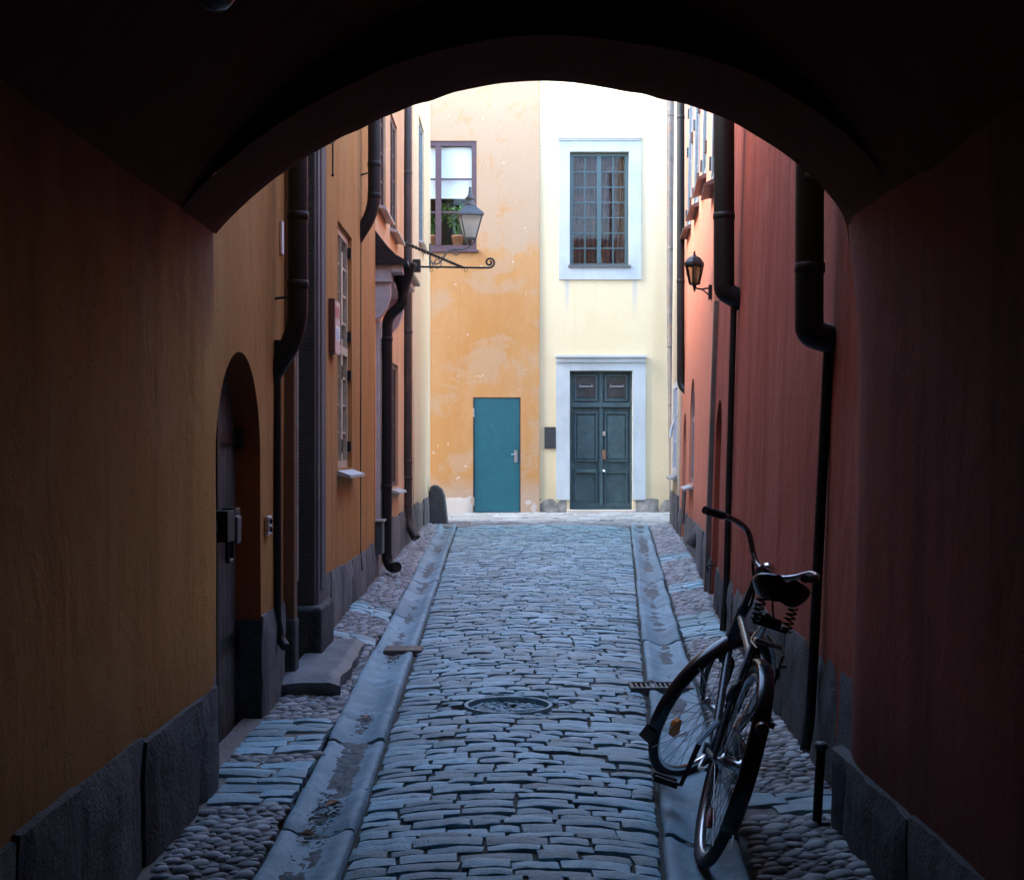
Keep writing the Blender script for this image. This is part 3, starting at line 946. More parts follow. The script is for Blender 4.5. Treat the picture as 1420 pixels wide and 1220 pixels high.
mb.mbox(ML1, 5.80, 5.95, .95, 1.09, -.115, -.02)
mb.mbox(ML1, 6.12, 6.24, .95, 1.09, -.12, -.055)
mb.tube(bend([ML1(5.84, .95, -.03), ML1(5.84, .86, -.03), ML1(5.93, .86, -.03), ML1(5.93, .95, -.03)], .02), .012, 8)
mb.build('lock', 'black_pipe', door, bevel=.008)
MB().mbox(ML1, 5.97, 6.06, .93, 1.06, -.045, -.012).build('padlock', 'grey_iron', door, bevel=.01)
# stone portal
mb = MB()
mb.mbox(ML1, 7.13, 7.225, .10, 3.45, -.02, .055)
mb.build('near_pilaster', 'brown_edge', L1, bevel=.004)  # brown already carries the shade of its camera-facing side
mb = MB()
mb.mbox(ML1, 7.212, 7.232, .64, 3.45, .05, .0595)
mb.build('pilaster_lit_edge', 'portal_pale', L1)  # pale strip standing in for light caught along the pilaster edge
mb = MB()
mb.mbox(ML1, 7.93, 8.33, .42, 3.42, -.02, .05)
mb.mbox(ML1, 7.96, 8.30, .42, 3.38, .045, .062)
mb.mbox(ML1, 8.05, 8.21, .5, 3.3, .06, .07)
mb.build('far_pilaster', 'portal', L1, bevel=.006)
mb = MB()
for i in range(128):
    z = .42 + i * .02325
    mb.mbox(ML1, 7.915, 7.985, z, z + .0205, -.30, .045)
mb.build('ribbed_jamb', 'black_stone', L1)  # darker stone colour stands in for shade on this unlit side
MB().mbox(ML1, 7.80, 8.36, -.05, .42, -.10, .105).build('pilaster_base', 'plinth', L1, bevel=.025, seg=3)
MB().mbox(ML1, 7.12, 7.26, -.05, .44, -.10, .060).build('pilaster_base', 'plinth', L1, bevel=.02, seg=3)
mb = MB()
mb.mbox(ML1, 7.9, 8.38, 3.42, 3.5, -.02, .10); mb.mbox(ML1, 7.88, 8.4, 3.5, 3.58, -.02, .13)
mb.lathe([(.0, -.18), (.05, -.18), (.06, -.15), (.05, .15), (.0, .16)], ML1(8.15, 3.37, .085), axis=(0, 1, 0), n=14)
mb.build('capital', 'portal_pale', L1, bevel=.01)
# arched head of the portal, seen above
mb = MB()
cu, rr = 7.6, .38; zc = 2.97
for i in range(16):
    a0, a1 = math.pi * i / 16, math.pi * (i + 1) / 16
    for (ra, rb, d) in ((.38, .44, .035), (.44, .52, .055)):
        q = [(cu - ra * math.cos(a0), zc + ra * math.sin(a0)), (cu - ra * math.cos(a1), zc + ra * math.sin(a1)), (cu - rb * math.cos(a1), zc + rb * math.sin(a1)), (cu - rb * math.cos(a0), zc + rb * math.sin(a0))]
        mb.box8([ML1(*p, -.02) for p in q] + [ML1(*p, d) for p in q])
mb.build('portal_arch', 'portal_pale', L1)
mb = MB()
for i in range(5):
    mb.mbox(ML1, 7.22 + i * .152 + .003, 7.22 + (i + 1) * .152 - .003, .1, 3.34, -.34, -.29)
mb.build('portal_door', 'green_door', L1)
wn = window(L1, ML1, 9.30, 10.12, 1.24, 3.02, -.03, 'wood_frame', 2, 2, 8, .055, .016, .06, sill=.10, transom=2.12, label='tall pale wooden window with small panes')
for z in (1.4, 1.95, 2.25, 2.9):
    MB().mbox(ML1, 10.08, 10.11, z - .04, z + .04, -.03, .0).build('hinge', 'iron', wn)
    MB().mbox(ML1, 9.69, 9.71, z - .05, z + .05, -.03, -.016).build('hinge', 'iron', wn)
plinth(L1, ML1, 5.275, 11.84, .53, .015, 'plinth_grey', [(5.5, 6.47), (7.12, 8.36)], 41, .55)

# ---- peach house with the door hood
L2 = thing('town_house', (XL2, 14.2, gz(14.2)), 'peach plastered house with black door hood on the left, beyond the ochre house', 'house')
ML2 = M_left(XL2)
D2 = dict(u=(12.35, 13.15), z=(.2, 2.42), depth=.14)
W2a = dict(u=(13.75, 14.55), z=(.98, 2.32), depth=.10)
W2b = dict(u=(13.60, 14.40), z=(3.72, 4.95), depth=.10)
W2c = dict(u=(12.3, 13.1), z=(3.72, 4.95), depth=.10)
mb = MB()
wall_sheet(mb, ML2, 11.86, 16.75, -.3, 6.0, [D2, W2a, W2b, W2c], .009, 3.3)
mb.build('wall', 'peach', L2)
mb = MB()
for a, b, c, d in ((12.17, 12.35, .2, 2.6), (13.15, 13.33, .2, 2.6), (12.35, 13.15, 2.42, 2.6)):
    mb.mbox(ML2, a, b, c, d, -.02, .03)
mb.build('door_surround', 'hood_wood', L2, bevel=.006)
mb = MB()
mb.mbox(ML2, 12.35, 13.15, .15, 2.42, -.18, -.12)
for a, b in ((12.42, 12.71), (12.79, 13.08)):
    for c, d in ((.35, 1.0), (1.1, 2.3)):
        mb.mbox(ML2, a, b, c, d, -.12, -.105)
d2 = mb.build('door', 'green_frame', L2, bevel=.006)
MB().tube([ML2(12.74, 1.18, -.12), ML2(12.74, 1.18, -.05)], .02, 10).build('handle', 'steel', d2)
window(L2, ML2, 13.75, 14.55, .98, 2.32, -.03, 'brown_frame', 2, 1, 4, sill=.09)
window(L2, ML2, 13.60, 14.40, 3.72, 4.95, -.02, 'brown_frame', 2, 1, 4, sill=.09)
window(L2, ML2, 12.3, 13.1, 3.72, 4.95, -.02, 'brown_frame', 2, 1, 4, sill=.09)
# hood over the door: swept black roof on a moulded pale soffit
prof = [(0, 3.42), (.06, 3.34), (.13, 3.25), (.21, 3.17), (.30, 3.12), (.315, 3.12), (.315, 3.09), (.29, 3.085), (0, 3.085)]
mb = MB()
a, b = 11.92, 13.55
for (d0, z0), (d1, z1) in zip(prof, prof[1:]):
    mb.quad(ML2(a, z0, d0), ML2(b, z0, d0), ML2(b, z1, d1), ML2(a, z1, d1))
mb.add([ML2(a, z, d) for d, z in prof], [tuple(range(len(prof)))]); mb.add([ML2(b, z, d) for d, z in prof], [tuple(range(len(prof)))[::-1]])
hood = mb.build('door_hood', 'hood_roof', L2)
mb = MB()
mb.mbox(ML2, 11.97, 13.50, 2.93, 3.085, -.01, .16)
mb.mbox(ML2, 11.96, 13.51, 3.02, 3.084, .158, .26)
for u in (12.0, 13.36):
    q = [(0, 2.60), (.05, 2.60), (.11, 2.68), (.15, 2.80), (.15, 2.93), (0, 2.93)]
    for (d0, z0), (d1, z1) in zip(q, q[1:]):
        mb.quad(ML2(u, z0, d0), ML2(u + .12, z0, d0), ML2(u + .12, z1, d1), ML2(u, z1, d1))
    mb.add([ML2(u, z, d) for d, z in q], [tuple(range(6))]); mb.add([ML2(u + .12, z, d) for d, z in q], [tuple(range(6))[::-1]])
mb.build('hood_soffit', 'hood_wood', hood)
plinth(L2, ML2, 11.87, 16.74, .66, .018, 'plinth_grey', [(12.17, 13.33)], 43, .7)

# ---- cream corner house
L3 = thing('town_house', (XL2, 18.5, gz(18.5)), 'cream plastered corner house at the far left end of the alley', 'house')
W3a = dict(u=(17.75, 18.75), z=(4.28, 5.98), depth=.10)
mb = MB()
wall_sheet(mb, ML2, 16.76, 20.2, -.3, 7.6, [W3a], .008, 9.1)
mb.build('wall', 'cream_left', L3)
window(L3, ML2, 17.75, 18.75, 4.28, 5.98, -.02, 'bluegrey_frame', 2, 1, 4, sill=.08)
plinth(L3, ML2, 16.77, 20.19, .68, .018, 'plinth_grey', [], 44, .8)

# =====================================================================================
# RIGHT SIDE HOUSES
# =====================================================================================
MR1 = M_right(.035)
R1 = thing('town_house', (xr(8), 8.0, 0), 'dark red plastered house on the right of the alley behind the bicycle', 'house')
NICH = dict(u=(10.10, 10.85), z=(.1, 1.78), arch=True, depth=.16)
mb = MB()
wall_sheet(mb, MR1, 4.68, 11.2, -.3, 4.7, [NICH], .010, 12.3)
mb.build('wall', 'red_near', R1)
MB().mbox(MR1, 10.08, 10.87, .0, 1.80, -.22, -.16).build('arched_door', 'sign_board', R1)
plinth(R1, MR1, 4.69, 11.19, lambda u: .52 - .012 * (u - 5), .014, 'plinth', [(10.1, 10.85)], 51, .5)

MR2 = M_right(.02)
R2 = thing('town_house', (xr(14), 14.0, gz(14)), 'salmon pink plastered house with arched window on the right, past the dark red house', 'house')
WA = dict(u=(14.4, 15.3), z=(1.0, 2.2), arch=True, depth=.14)
NI2 = dict(u=(15.95, 16.75), z=(.1, 1.85), arch=True, depth=.16)
ups = [(11.35, 11.95, 3.75), (13.0, 13.85, 4.15), (14.5, 15.3, 4.15), (15.9, 16.7, 4.15)]
opsR = [WA, NI2] + [dict(u=(a, b), z=(z, z + 1.7), depth=.12) for a, b, z in ups]
mb = MB()
wall_sheet(mb, MR2, 11.21, 17.2, -.3, 6.0, opsR, .010, 15.3)
mb.build('wall', 'salmon', R2)
for a, b, z in ups:
    wn = window(R2, MR2, a, b, z, z + 1.7, .012, 'bluegrey_frame', 2, 1, 4, .09, sill=.10, sillmat='brown_frame')
    for zz_ in (z + .2, z + 1.0, z + 1.5):
        for q in (a, b):
            MB().mbox(MR2, q - .03, q + .03, zz_, zz_ + .12, .0, .03).build('hinge', 'grey_iron', wn)
wa = window(R2, MR2, 14.42, 15.28, 1.0, 1.77, -.03, 'bluegrey_frame', 2, 1, 3, .06, sill=.10, label='small arched window')
mb = MB()
for i in range(12):
    a0, a1 = math.pi * i / 12, math.pi * (i + 1) / 12
    q = [(14.85 - rr * math.cos(t), 1.77 + rr * math.sin(t)) for rr, t in ((.37, a0), (.37, a1), (.44, a1), (.44, a0))]
    mb.box8([MR2(*p, -.075) for p in q] + [MR2(*p, -.03) for p in q])
mb.mbox(MR2, 14.82, 14.88, 1.77, 2.15, -.075, -.032)
mb.build('arched_head', 'bluegrey_frame', wa)
MB().mbox(MR2, 14.42, 15.28, 1.72, 2.2, -.062, -.056).build('head_glass', 'glass', wa)
MB().mbox(MR2, 15.93, 16.77, .0, 1.87, -.22, -.16).build('arched_door', 'sign_board', R2)
plinth(R2, MR2, 11.215, 17.19, .62, .018, 'plinth_grey', [(15.95, 16.75)], 52, .7)

MR3 = M_right(.01, -.01)
R3 = thing('town_house', (xr(18.4), 18.4, gz(18.4)), 'narrow cream house with white framed window at the far right end of the alley', 'house')
W3r = dict(u=(17.75, 19.0), z=(1.05, 2.35), depth=.12)
mb = MB()
wall_sheet(mb, MR3, 17.21, 19.7, -.3, 7.6, [W3r], .006, 18.3)
mb.build('wall', 'cream_right', R3)
window(R3, MR3, 17.75, 19.0, 1.05, 2.35, .01, 'white_frame', 2, 1, 3, .09, sill=.10, label='white framed ground floor window')
plinth(R3, MR3, 17.215, 19.69, .78, .02, 'plinth_grey', [], 53, .7)
MB().tube(smooth_path([P(930, 606, 18.6), P(931, 596, 18.6), P(935, 585, 18.6), P(940, 580, 18.55), P(946, 577, 18.5)]), .022, 8).build('bent_pipe', 'white_frame', R3)

# =====================================================================================
# HOUSES ACROSS THE END
# =====================================================================================
MF1, MF2 = M_far(-.03), M_far(0)
F1 = thing('town_house', (fx(680), YF, gz(YF)), 'weathered orange ochre house with teal steel door facing down the alley', 'house')
bd = (fx(656), fx(722), fz(711), fz(551))
wx = (fx(555), fx(661), fz(347), fz(196))
mb = MB()
wall_sheet(mb, MF1, -7, fx(748), -.3, 10.5, [dict(u=bd[:2], z=bd[2:], depth=.07), dict(u=wx[:2], z=wx[2:], depth=.12)], .010, 21.0)
mb.build('wall', 'ochre_far', F1)
mb = MB()
mb.mbox(MF1, bd[0] + .02, bd[1] - .02, bd[2] + .015, bd[3] - .02, -.09, -.015)
dr = mb.build('door', 'teal_door', F1, bevel=.004)
mb = MB()
mb.mbox(MF1, bd[0], bd[0] + .018, bd[2], bd[3], -.09, -.02); mb.mbox(MF1, bd[1] - .018, bd[1], bd[2], bd[3], -.09, -.02); mb.mbox(MF1, bd[0] + .018, bd[1] - .018, bd[3] - .018, bd[3], -.09, -.021)
mb.build('frame', 'grey_iron', dr)
mb = MB()
mb.mbox(MF1, fx(713), fx(717.5), fz(641), fz(624), -.016, -.006)
mb.tube(bend([MF1(fx(715), fz(630), -.01), MF1(fx(715), fz(630), .045), MF1(fx(709), fz(630), .045)], .02), .008, 8)
mb.build('handle', 'steel', dr)
for y in (572, 695):
    MB().tube([MF1(bd[0] + .01, fz(y + 6), -.012), MF1(bd[0] + .01, fz(y - 6), -.012)], .011, 8).build('hinge', 'steel', dr)
w1 = window(F1, MF1, *wx, -.02, 'purple_frame', 2, 1, 3, .085, .03, .10, label='purple brown framed window with plants')
MB().mbox(MF1, wx[0] - .05, wx[1] + .03, wx[2] - .05, wx[2] + .0, -.10, .045).build('sill', 'purple_frame', w1, bevel=.008)
MB().mbox(MF1, wx[0] - .3, wx[1] + .3, wx[2] - .3, wx[3] + .3, -1.4, -1.35).build('room_wall', 'interior', w1)
MB().mbox(MF1, wx[0] - .02, wx[1] + .02, wx[2] - .03, wx[2] + .02, -.40, -.075).build('inner_sill', 'white_frame', w1)
plinth(F1, MF1, -7, fx(748) - .003, lambda u: .62, .006, 'plinth_pale', [bd[:2]], 61, 1.6)
bl = thing('roller_blind', MF1((wx[0] + wx[1]) / 2, fz(204), -.12), 'white roller blind pulled half down inside the purple framed window', 'blind')
MB().mbox(MF1, wx[0] + .06, wx[1] - .06, fz(274), fz(203), -.115, -.11).build('cloth', 'blind', bl)
MB().tube([MF1(wx[0] + .06, fz(274), -.112), MF1(wx[1] - .06, fz(274), -.112)], .014, 8).build('bottom_bar', 'white_frame', bl)

def pot_plant(cx, label, seed, h, spread, tall):
    rnd = random.Random(seed)
    base = MF1(cx, fz(341) , -.24)
    t = thing('potted_plant', base, label, 'plant', 'plants on the inner sill')
    MB().lathe([(.0, 0), (.075, 0), (.10, .17), (.112, .17), (.112, .21), (.095, .21), (.09, .18), (.0, .175)], base, n=18).build('pot', 'terracotta', t)
    mb = MB(); st = MB()
    for i in range(tall):
        a = rnd.uniform(0, 6.28); L = h * rnd.uniform(.55, 1.0)
        tip = base + Vector((math.cos(a) * spread * rnd.uniform(.3, 1), math.sin(a) * spread * .35 * rnd.random(), .18 + L))
        pth = smooth_path([base + Vector((0, 0, .17)), lerp(base, tip, .55) + Vector((0, 0, .12)), tip], 4)
        st.tube(pth, .005, 5)
        for p in pth[3:]:
            for _ in range(3):
                d = Vector((rnd.uniform(-1, 1), rnd.uniform(-.6, .6), rnd.uniform(-.5, .6))).normalized()
                s = d.cross(Vector((rnd.uniform(-1, 1), rnd.uniform(-1, 1), 1))).normalized()
                ll, ww = rnd.uniform(.06, .13), rnd.uniform(.018, .04)
                mb.add([p, p + d * ll * .5 + s * ww, p + d * ll, p + d * ll * .5 - s * ww], [(0, 1, 2, 3)])
    mb.build('foliage', 'leaf', t); st.build('stem', 'leaf', t)
pot_plant(fx(634), 'green plant in terracotta pot behind the right pane of the purple window', 3, .62, .30, 14)
pot_plant(fx(598), 'green plant in terracotta pot behind the left pane of the purple window', 4, .45, .22, 10)

F2 = thing('town_house', (fx(840), YF, gz(YF)), 'cream house with pale blue stone surrounds and dark double door facing down the alley', 'house')
dd = (fx(790), fx(877), fz(706.5), fz(514))
ww_ = (fx(790), fx(872), fz(370), fz(211))
mb = MB()
wall_sheet(mb, MF2, fx(748) + .002, 7.0, -.3, 10.5, [dict(u=dd[:2], z=dd[2:], depth=.16), dict(u=ww_[:2], z=ww_[2:], depth=.12)], .007, 25.0)
mb.build('wall', 'cream_far', F2)
# window surround
def surround(x0, x1, y0, y1, ix0, ix1, iy0, iy1, foot=True):
    mb = MB()
    mb.mbox(MF2, fx(x0), fx(ix0), fz(y1), fz(y0), -.02, .028); mb.mbox(MF2, fx(ix1), fx(x1), fz(y1), fz(y0), -.02, .028)
    mb.mbox(MF2, fx(ix0), fx(ix1), fz(iy0), fz(y0), -.02, .0275)
    if foot: mb.mbox(MF2, fx(ix0), fx(ix1), fz(y1), fz(iy1), -.02, .0275)
    return mb
surround(775, 889, 195, 388, 790, 872, 211, 370).build('window_surround', 'bluegrey_stone', F2)
mb = MB()
mb.mbox(MF2, fx(773.5), fx(889), fz(193.5), fz(189), -.02, .075); mb.mbox(MF2, fx(774.5), fx(888), fz(195.5), fz(193.5), -.02, .05)
mb.build('window_cornice', 'zinc', F2)
w2 = window(F2, MF2, *ww_, -.06, 'green_frame', 2, 2, 7, .065, .023, .075, label='tall green blue window of 28 small panes')
MB().mbox(MF2, fx(788), fx(874.5), fz(371.5), fz(368), -.06, .055).build('sill', 'grey_iron', w2)
MB().mbox(MF2, ww_[0] - .3, ww_[1] + .3, ww_[2] - .3, ww_[3] + .3, -1.2, -1.15).build('room_wall', 'dark_inside', w2)
cu = thing('curtain', MF2((ww_[0] + ww_[1]) / 2, ww_[3], -.2), 'dark red curtain hanging behind the tall many-paned window', 'curtain')
for a, b, sd in ((ww_[0] + .03, (ww_[0] + ww_[1]) / 2 - .03, 1), ((ww_[0] + ww_[1]) / 2 + .02, ww_[1] - .02, 2)):
    mb = MB(); vs = []; nn, mm = 60, 14
    for i in range(nn + 1):
        for j in range(mm + 1):
            t = i / nn; zz_ = lerp(ww_[2] + .02, ww_[3] - .03, j / mm)
            uu = lerp(a, b, t) + .015 * math.sin(zz_ * 2 + sd)
            vs.append(MF2(uu, zz_, -.20 + .028 * math.sin(t * 34 + 1.2 * math.sin(zz_ * 1.3 + sd) + sd) + .012 * math.sin(t * 71 + zz_)))
    mb.add(vs, [(i * (mm + 1) + j, (i + 1) * (mm + 1) + j, (i + 1) * (mm + 1) + j + 1, i * (mm + 1) + j + 1) for i in range(nn) for j in range(mm)], True)
    mb.build('cloth', 'curtain', cu)
# door surround
surround(771, 895, 502, 693, 790, 877, 514, 706, False).build('door_surround', 'bluegrey_stone', F2)
mb = MB()
mb.mbox(MF2, fx(770), fx(896), fz(496), fz(493), -.02, .095); mb.mbox(MF2, fx(771), fx(895), fz(502.5), fz(496), -.02, .055)
mb.build('door_cornice', 'bluegrey_stone', F2)
# door
D = -.11
mb = MB()
z_tr = fz(561)
mb.mbox(MF2, dd[0], dd[1], dd[2], dd[3], D - .05, D - .02)
mid = fx(834)
def fr(u0, u1, z0, z1, w, d0, d1):
    mb.mbox(MF2, u0, u0 + w, z0, z1, d0, d1); mb.mbox(MF2, u1 - w, u1, z0, z1, d0, d1)
    mb.mbox(MF2, u0 + w, u1 - w, z1 - w, z1, d0, d1 - .001); mb.mbox(MF2, u0 + w, u1 - w, z0, z0 + w, d0, d1 - .001)
fr(dd[0], dd[1], dd[2], dd[3], .035, D - .03, D + .03)
mb.mbox(MF2, dd[0] + .035, dd[1] - .035, z_tr - .04, z_tr + .04, D - .03, D + .045)
mb.mbox(MF2, mid - .03, mid + .03, z_tr + .04, dd[3] - .035, D - .02, D + .02)
for a, b in ((fx(797), fx(829)), (fx(839), fx(871))):
    fr(a, b, fz(556), fz(519), .035, D - .02, D + .012)
    fr(a, b, fz(640), fz(571), .03, D - .02, D + .016)
    mb.mbox(MF2, a + .05, b - .05, fz(636), fz(576), D - .02, D + .006)
    fr(a, b, fz(700), fz(654), .025, D - .02, D + .008)
mb.mbox(MF2, mid - .028, mid + .028, dd[2] + .035, z_tr - .04, D - .02, D + .03)
mb.mbox(MF2, dd[0] + .035, mid - .028, dd[2] + .035, dd[2] + .11, D - .02, D + .013); mb.mbox(MF2, mid + .028, dd[1] - .035, dd[2] + .035, dd[2] + .11, D - .02, D + .013)
door2 = mb.build('double_door', 'green_door', F2)
for a, b in ((fx(800), fx(826)), (fx(842), fx(868))):
    MB().mbox(MF2, a, b, fz(550), fz(523), D - .02, D - .005).build('transom_glass', 'plaque', door2)
mb = MB()
for a, b in ((fx(803), fx(823)), (fx(846), fx(866))):
    mb.tube([MF2(a, fz(535.5), D + .02), MF2(b, fz(535.5), D + .02)], .007, 6)
    for u in (a + .02, b - .02):
        for y in (533, 538.5):
            mb.lathe([(.0, -.014), (.014, 0), (.0, .014)], MF2(u, fz(y), D + .025), axis=(0, 1, 0), n=8)
mb.build('transom_bars', 'steel', door2)
MB().mbox(MF2, fx(799), fx(826), fz(655.5), fz(651), D, D + .05).build('letter_flap', 'green_frame', door2, bevel=.006)
mb = MB()
mb.mbox(MF2, fx(835.5), fx(840.5), fz(637), fz(624), D + .01, D + .038)
mb.build('push_plate', 'old_brass', door2)
mb = MB()
mb.mbox(MF2, fx(836), fx(840), fz(604), fz(598), D + .01, D + .04)
mb.lathe([(.0, 0), (.012, 0), (.014, .03), (.025, .045), (.022, .06), (.0, .065)], MF2(fx(838), fz(653), D + .02), axis=(0, -1, 0), n=12)
mb.build('handle', 'steel', door2)
MB().mbox(MF2, fx(786), fx(881), gz(YF) - .05, fz(706.5), -.2, .10).build('doorstep', 'plinth_pale', F2, bevel=.01)
plinth(F2, MF2, fx(748) + .004, 7.0, lambda u: fz(692), .02, 'plinth_far', [(fx(786), fx(881))], 62, .55)
sg = thing('wall_sign', MF2(fx(762.5), fz(622), .02), 'dark blank rectangular plaque on the cream wall left of the double door', 'sign')
MB().mbox(MF2, fx(755), fx(770.5), fz(622), fz(592), .006, .03).build('plate', 'plaque', sg, bevel=.004)

# =====================================================================================
# DRAINPIPES
# =====================================================================================
def drainpipe(label, mat, path, r, collars=(), lower=None, lr=.03, hopper=None, brackets=(), n=14, group='drainpipes along the alley'):
    base = Vector((path[-1][0], path[-1][1], gz(path[-1][1])))
    t = thing('drainpipe', base, label, 'drainpipe', group)
    MB().tube(path, r, n).build('pipe', mat, t)
    for c in collars:
        c = Vector(c)
        MB().lathe([(r * 1.0, -.022), (r * 1.07, -.018), (r * 1.07, .018), (r * 1.0, .022)], c, n=n).build('collar', mat, t)
    if lower:
        MB().tube(lower, lr, 10).build('lower_pipe', mat, t)
    if hopper:
        hopper.build('hopper', mat, t)
    for a, b in brackets:
        MB().tube([a, b], .007, 6).build('bracket', 'iron', t)
    return t
# left, nearest: big bend back into the wall
YA = 6.85
top = P(413, 40, YA); top.z = 5.5
drainpipe('thick black drainpipe bending into the ochre wall, beside the arched door', 'black_pipe',
          bend([top, P(413, 462, YA), P(370, 530, YA)], .14, 7), .0545,
          [P(413, 300, YA), P(413, 395, YA)],
          bend([P(380, 472, YA) + Vector((.012, 0, 0)), P(380.5, 860, YA) + Vector((.012, 0, 0)), P(383, 884, YA) + Vector((.02, 0, 0)), P(396, 897, YA - .04)], .06), .026,
          brackets=[(P(381, 414, YA), P(400, 412, YA))])
YB = 10.72
top = P(519, 60, YB); top.z = 6
drainpipe('thick black drainpipe bending into the wall past the pale wooden window', 'black_pipe',
          bend([top, P(519, 292, YB), P(492, 336, YB)], .16, 7), .053,
          [P(519, 228, YB), P(519, 272, YB)],
          bend([P(498, 330, YB), P(497.5, 762, YB), P(500, 790, YB - .08)], .06), .02,
          brackets=[(P(500, 243, YB), P(510, 240, YB))])
YC = 12.3
hp = MB()
hc = P(559, 405, YC)
hp.lathe([(.052, 0), (.06, .03), (.115, .235), (.128, .245), (.128, .27), (.105, .27), (.05, .05), (.0, .04)], hc, n=18)
drainpipe('black drainpipe with funnel hopper and swan neck under the door hood', 'black_pipe',
          bend([hc + Vector((0, 0, .01)), P(559, 421, YC), P(537, 440, YC), P(536, 772, YC), P(541, 787, YC - .03), P(551, 786, YC - .12)], .085, 7), .050,
          [P(537, 470, YC), P(536, 675, YC)], hopper=hp, brackets=[(P(520, 471, YC), P(530, 472, YC)), (P(518, 677, YC), P(530, 677, YC))])
YD = 15.4
top = P(564.5, 60, YD); top.z = 7
drainpipe('tall straight brown drainpipe on the left, nearest the cream corner house', 'brown_pipe',
          bend([top, P(565, 724, YD), P(577, 746, YD - .1)], .12, 6), .056,
          [P(564.5, 240, YD), P(565, 460, YD), P(565, 640, YD), P(565, 663, YD)], brackets=[(P(553, 467, YD), P(561, 464, YD)), (P(553, 670, YD), P(561, 670, YD)), (P(555, 248, YD), P(561, 248, YD))])
# right side
YE = 5.42
top = P(1127, -40, YE); top.z = 5.2
drainpipe('thick black drainpipe with square elbow on the dark red wall, nearest on the right', 'black_pipe',
          bend([top, P(1122, 462, YE), P(1170, 476, YE)], .03, 5), .060,
          [P(1126, 250, YE), P(1123, 372, YE)],
          bend([P(1150, 462, YE), P(1127, 930, YE), P(1123, 1000, YE), P(1116, 1040, YE - .05)], .06), .022)
YG = 8.95
top = P(1004, 40, YG); top.z = 6.2
drainpipe('thick black drainpipe ending in a short elbow beside the small wall lantern', 'black_pipe',
          bend([top, P(1004, 404, YG), P(1030, 418, YG)], .035, 5), .072,
          [P(1004, 300, YG)],
          bend([P(1018, 405, YG), P(1007, 815, YG), P(1002, 875, YG - .06)], .06), .022)
YH = 16.7
top = P(944, 60, YH); top.z = 7.5
drainpipe('dark grey drainpipe ending in an elbow above the cream house window on the right', 'black_pipe',
          bend([top, P(944, 535, YH), P(955, 545, YH - .1)], .1, 5), .050,
          [P(944, 163, YH), P(944, 390, YH)])
YI = 22.38
top = P(930, 60, YI); top.z = 9
drainpipe('rusty grey brown drainpipe running down the right edge of the cream house', 'rust_pipe',
          bend([top, P(929.5, 420, YI), P(932, 640, YI), P(933, 712, YI)], .1, 5), .062,
          [P(930, 160, YI), P(930, 345, YI), P(930, 480, YI), P(931, 560, YI)])
# short outlet pipe low on the salmon wall
ot = thing('outlet_pipe', P(953, 745, 15.6), 'short grey outlet pipe slanting from the salmon wall plinth', 'pipe')
MB().tube([MR2(15.7, .95, .03), MR2(15.6, .5, .05)], .025, 8).build('pipe', 'rust_pipe', ot)
MB().lathe([(.05, 0), (.06, .02), (.06, .2), (.05, .22)], P(957, 757, 13.7), axis=(.35, 0, .6), n=12).build('shoe', 'grey_iron', ot)
# flat conduit between the two right-hand houses
cd = MB()
cd.mbox(MR1, 11.06, 11.19, .05, 2.65, -.01, .045)
props(cd.build('wall_conduit', 'rust_pipe', bevel=.008), 'flat grey brown conduit where the dark red and salmon walls meet', 'conduit')

# =====================================================================================
# LANTERNS, BRACKETS, SIGNS
# =====================================================================================
def ring4(c, w, z, n=4, rot=math.pi / 4):
    return [Vector((c.x + w * math.cos(rot + 2 * math.pi * k / n), c.y + w * math.sin(rot + 2 * math.pi * k / n), z)) for k in range(n)]
def lantern(t, c, zb, zt, wb, wt, n, bar, roof, glassmat, metal, rot, bulb='frosted'):
    """glazed body: c axis, zb..zt heights, half diagonals wb..wt"""
    a, b = ring4(c, wb, zb, n, rot), ring4(c, wt, zt, n, rot)
    mb = MB()
    for k in range(n):
        mb.tube([a[k], b[k]], bar, 6); mb.tube([a[k], a[(k + 1) % n]], bar, 6); mb.tube([b[k], b[(k + 1) % n]], bar, 6)
    mb.build('frame', metal, t)
    gl = MB()
    for k in range(n):
        gl.quad(a[k], a[(k + 1) % n], b[(k + 1) % n], b[k])
    gl.build('glass', glassmat, t)
    rf = MB()
    prev = None
    for w, z in roof:
        cur = ring4(c, w, z, n, rot)
        if prev:
            for k in range(n):
                rf.quad(prev[k], prev[(k + 1) % n], cur[(k + 1) % n], cur[k])
        prev = cur
    rf.add(ring4(c, roof[0][0], roof[0][1], n, rot), [tuple(range(n))[::-1]])
    rf.build('roof', metal if n > 4 else 'grey_iron', t)
lx, lY = P(652, 300, 19.9).x, 19.9
lc = Vector((lx, lY, 0))
zz_ = lambda y: EYE + (HZ - y) / F * lY
ln = thing('street_lantern', (lx, lY, zz_(340)), 'large grey four sided street lantern hanging out in front of the purple window', 'lantern')
lantern(ln, lc, zz_(331), zz_(300), .115, .235, 4, .011, [(.27, zz_(300)), (.265, zz_(297.5)), (.10, zz_(286))], 'lamp_glass', 'grey_iron', math.pi / 4 + .15)
MB().lathe([(.075, 0), (.085, .03), (.06, .05), (.06, .10), (.085, .115), (.05, .15), (.028, .19), (.03, .22), (.02, .25), (.03, .28), (.0, .30)], (lx, lY, zz_(286)), n=14).build('chimney', 'grey_iron', ln)
mb = MB()
for k in range(4):
    a = ring4(lc, .115, zz_(331), 4, math.pi / 4 + .15)[k]
    mb.tube(smooth_path([a, lc + (a - lc) * .0 + Vector(((a.x - lx) * .7, (a.y - lY) * .7, zz_(337))), Vector((lx, lY, zz_(340.5)))], 4), .010, 6)
mb.build('cradle', 'grey_iron', ln)
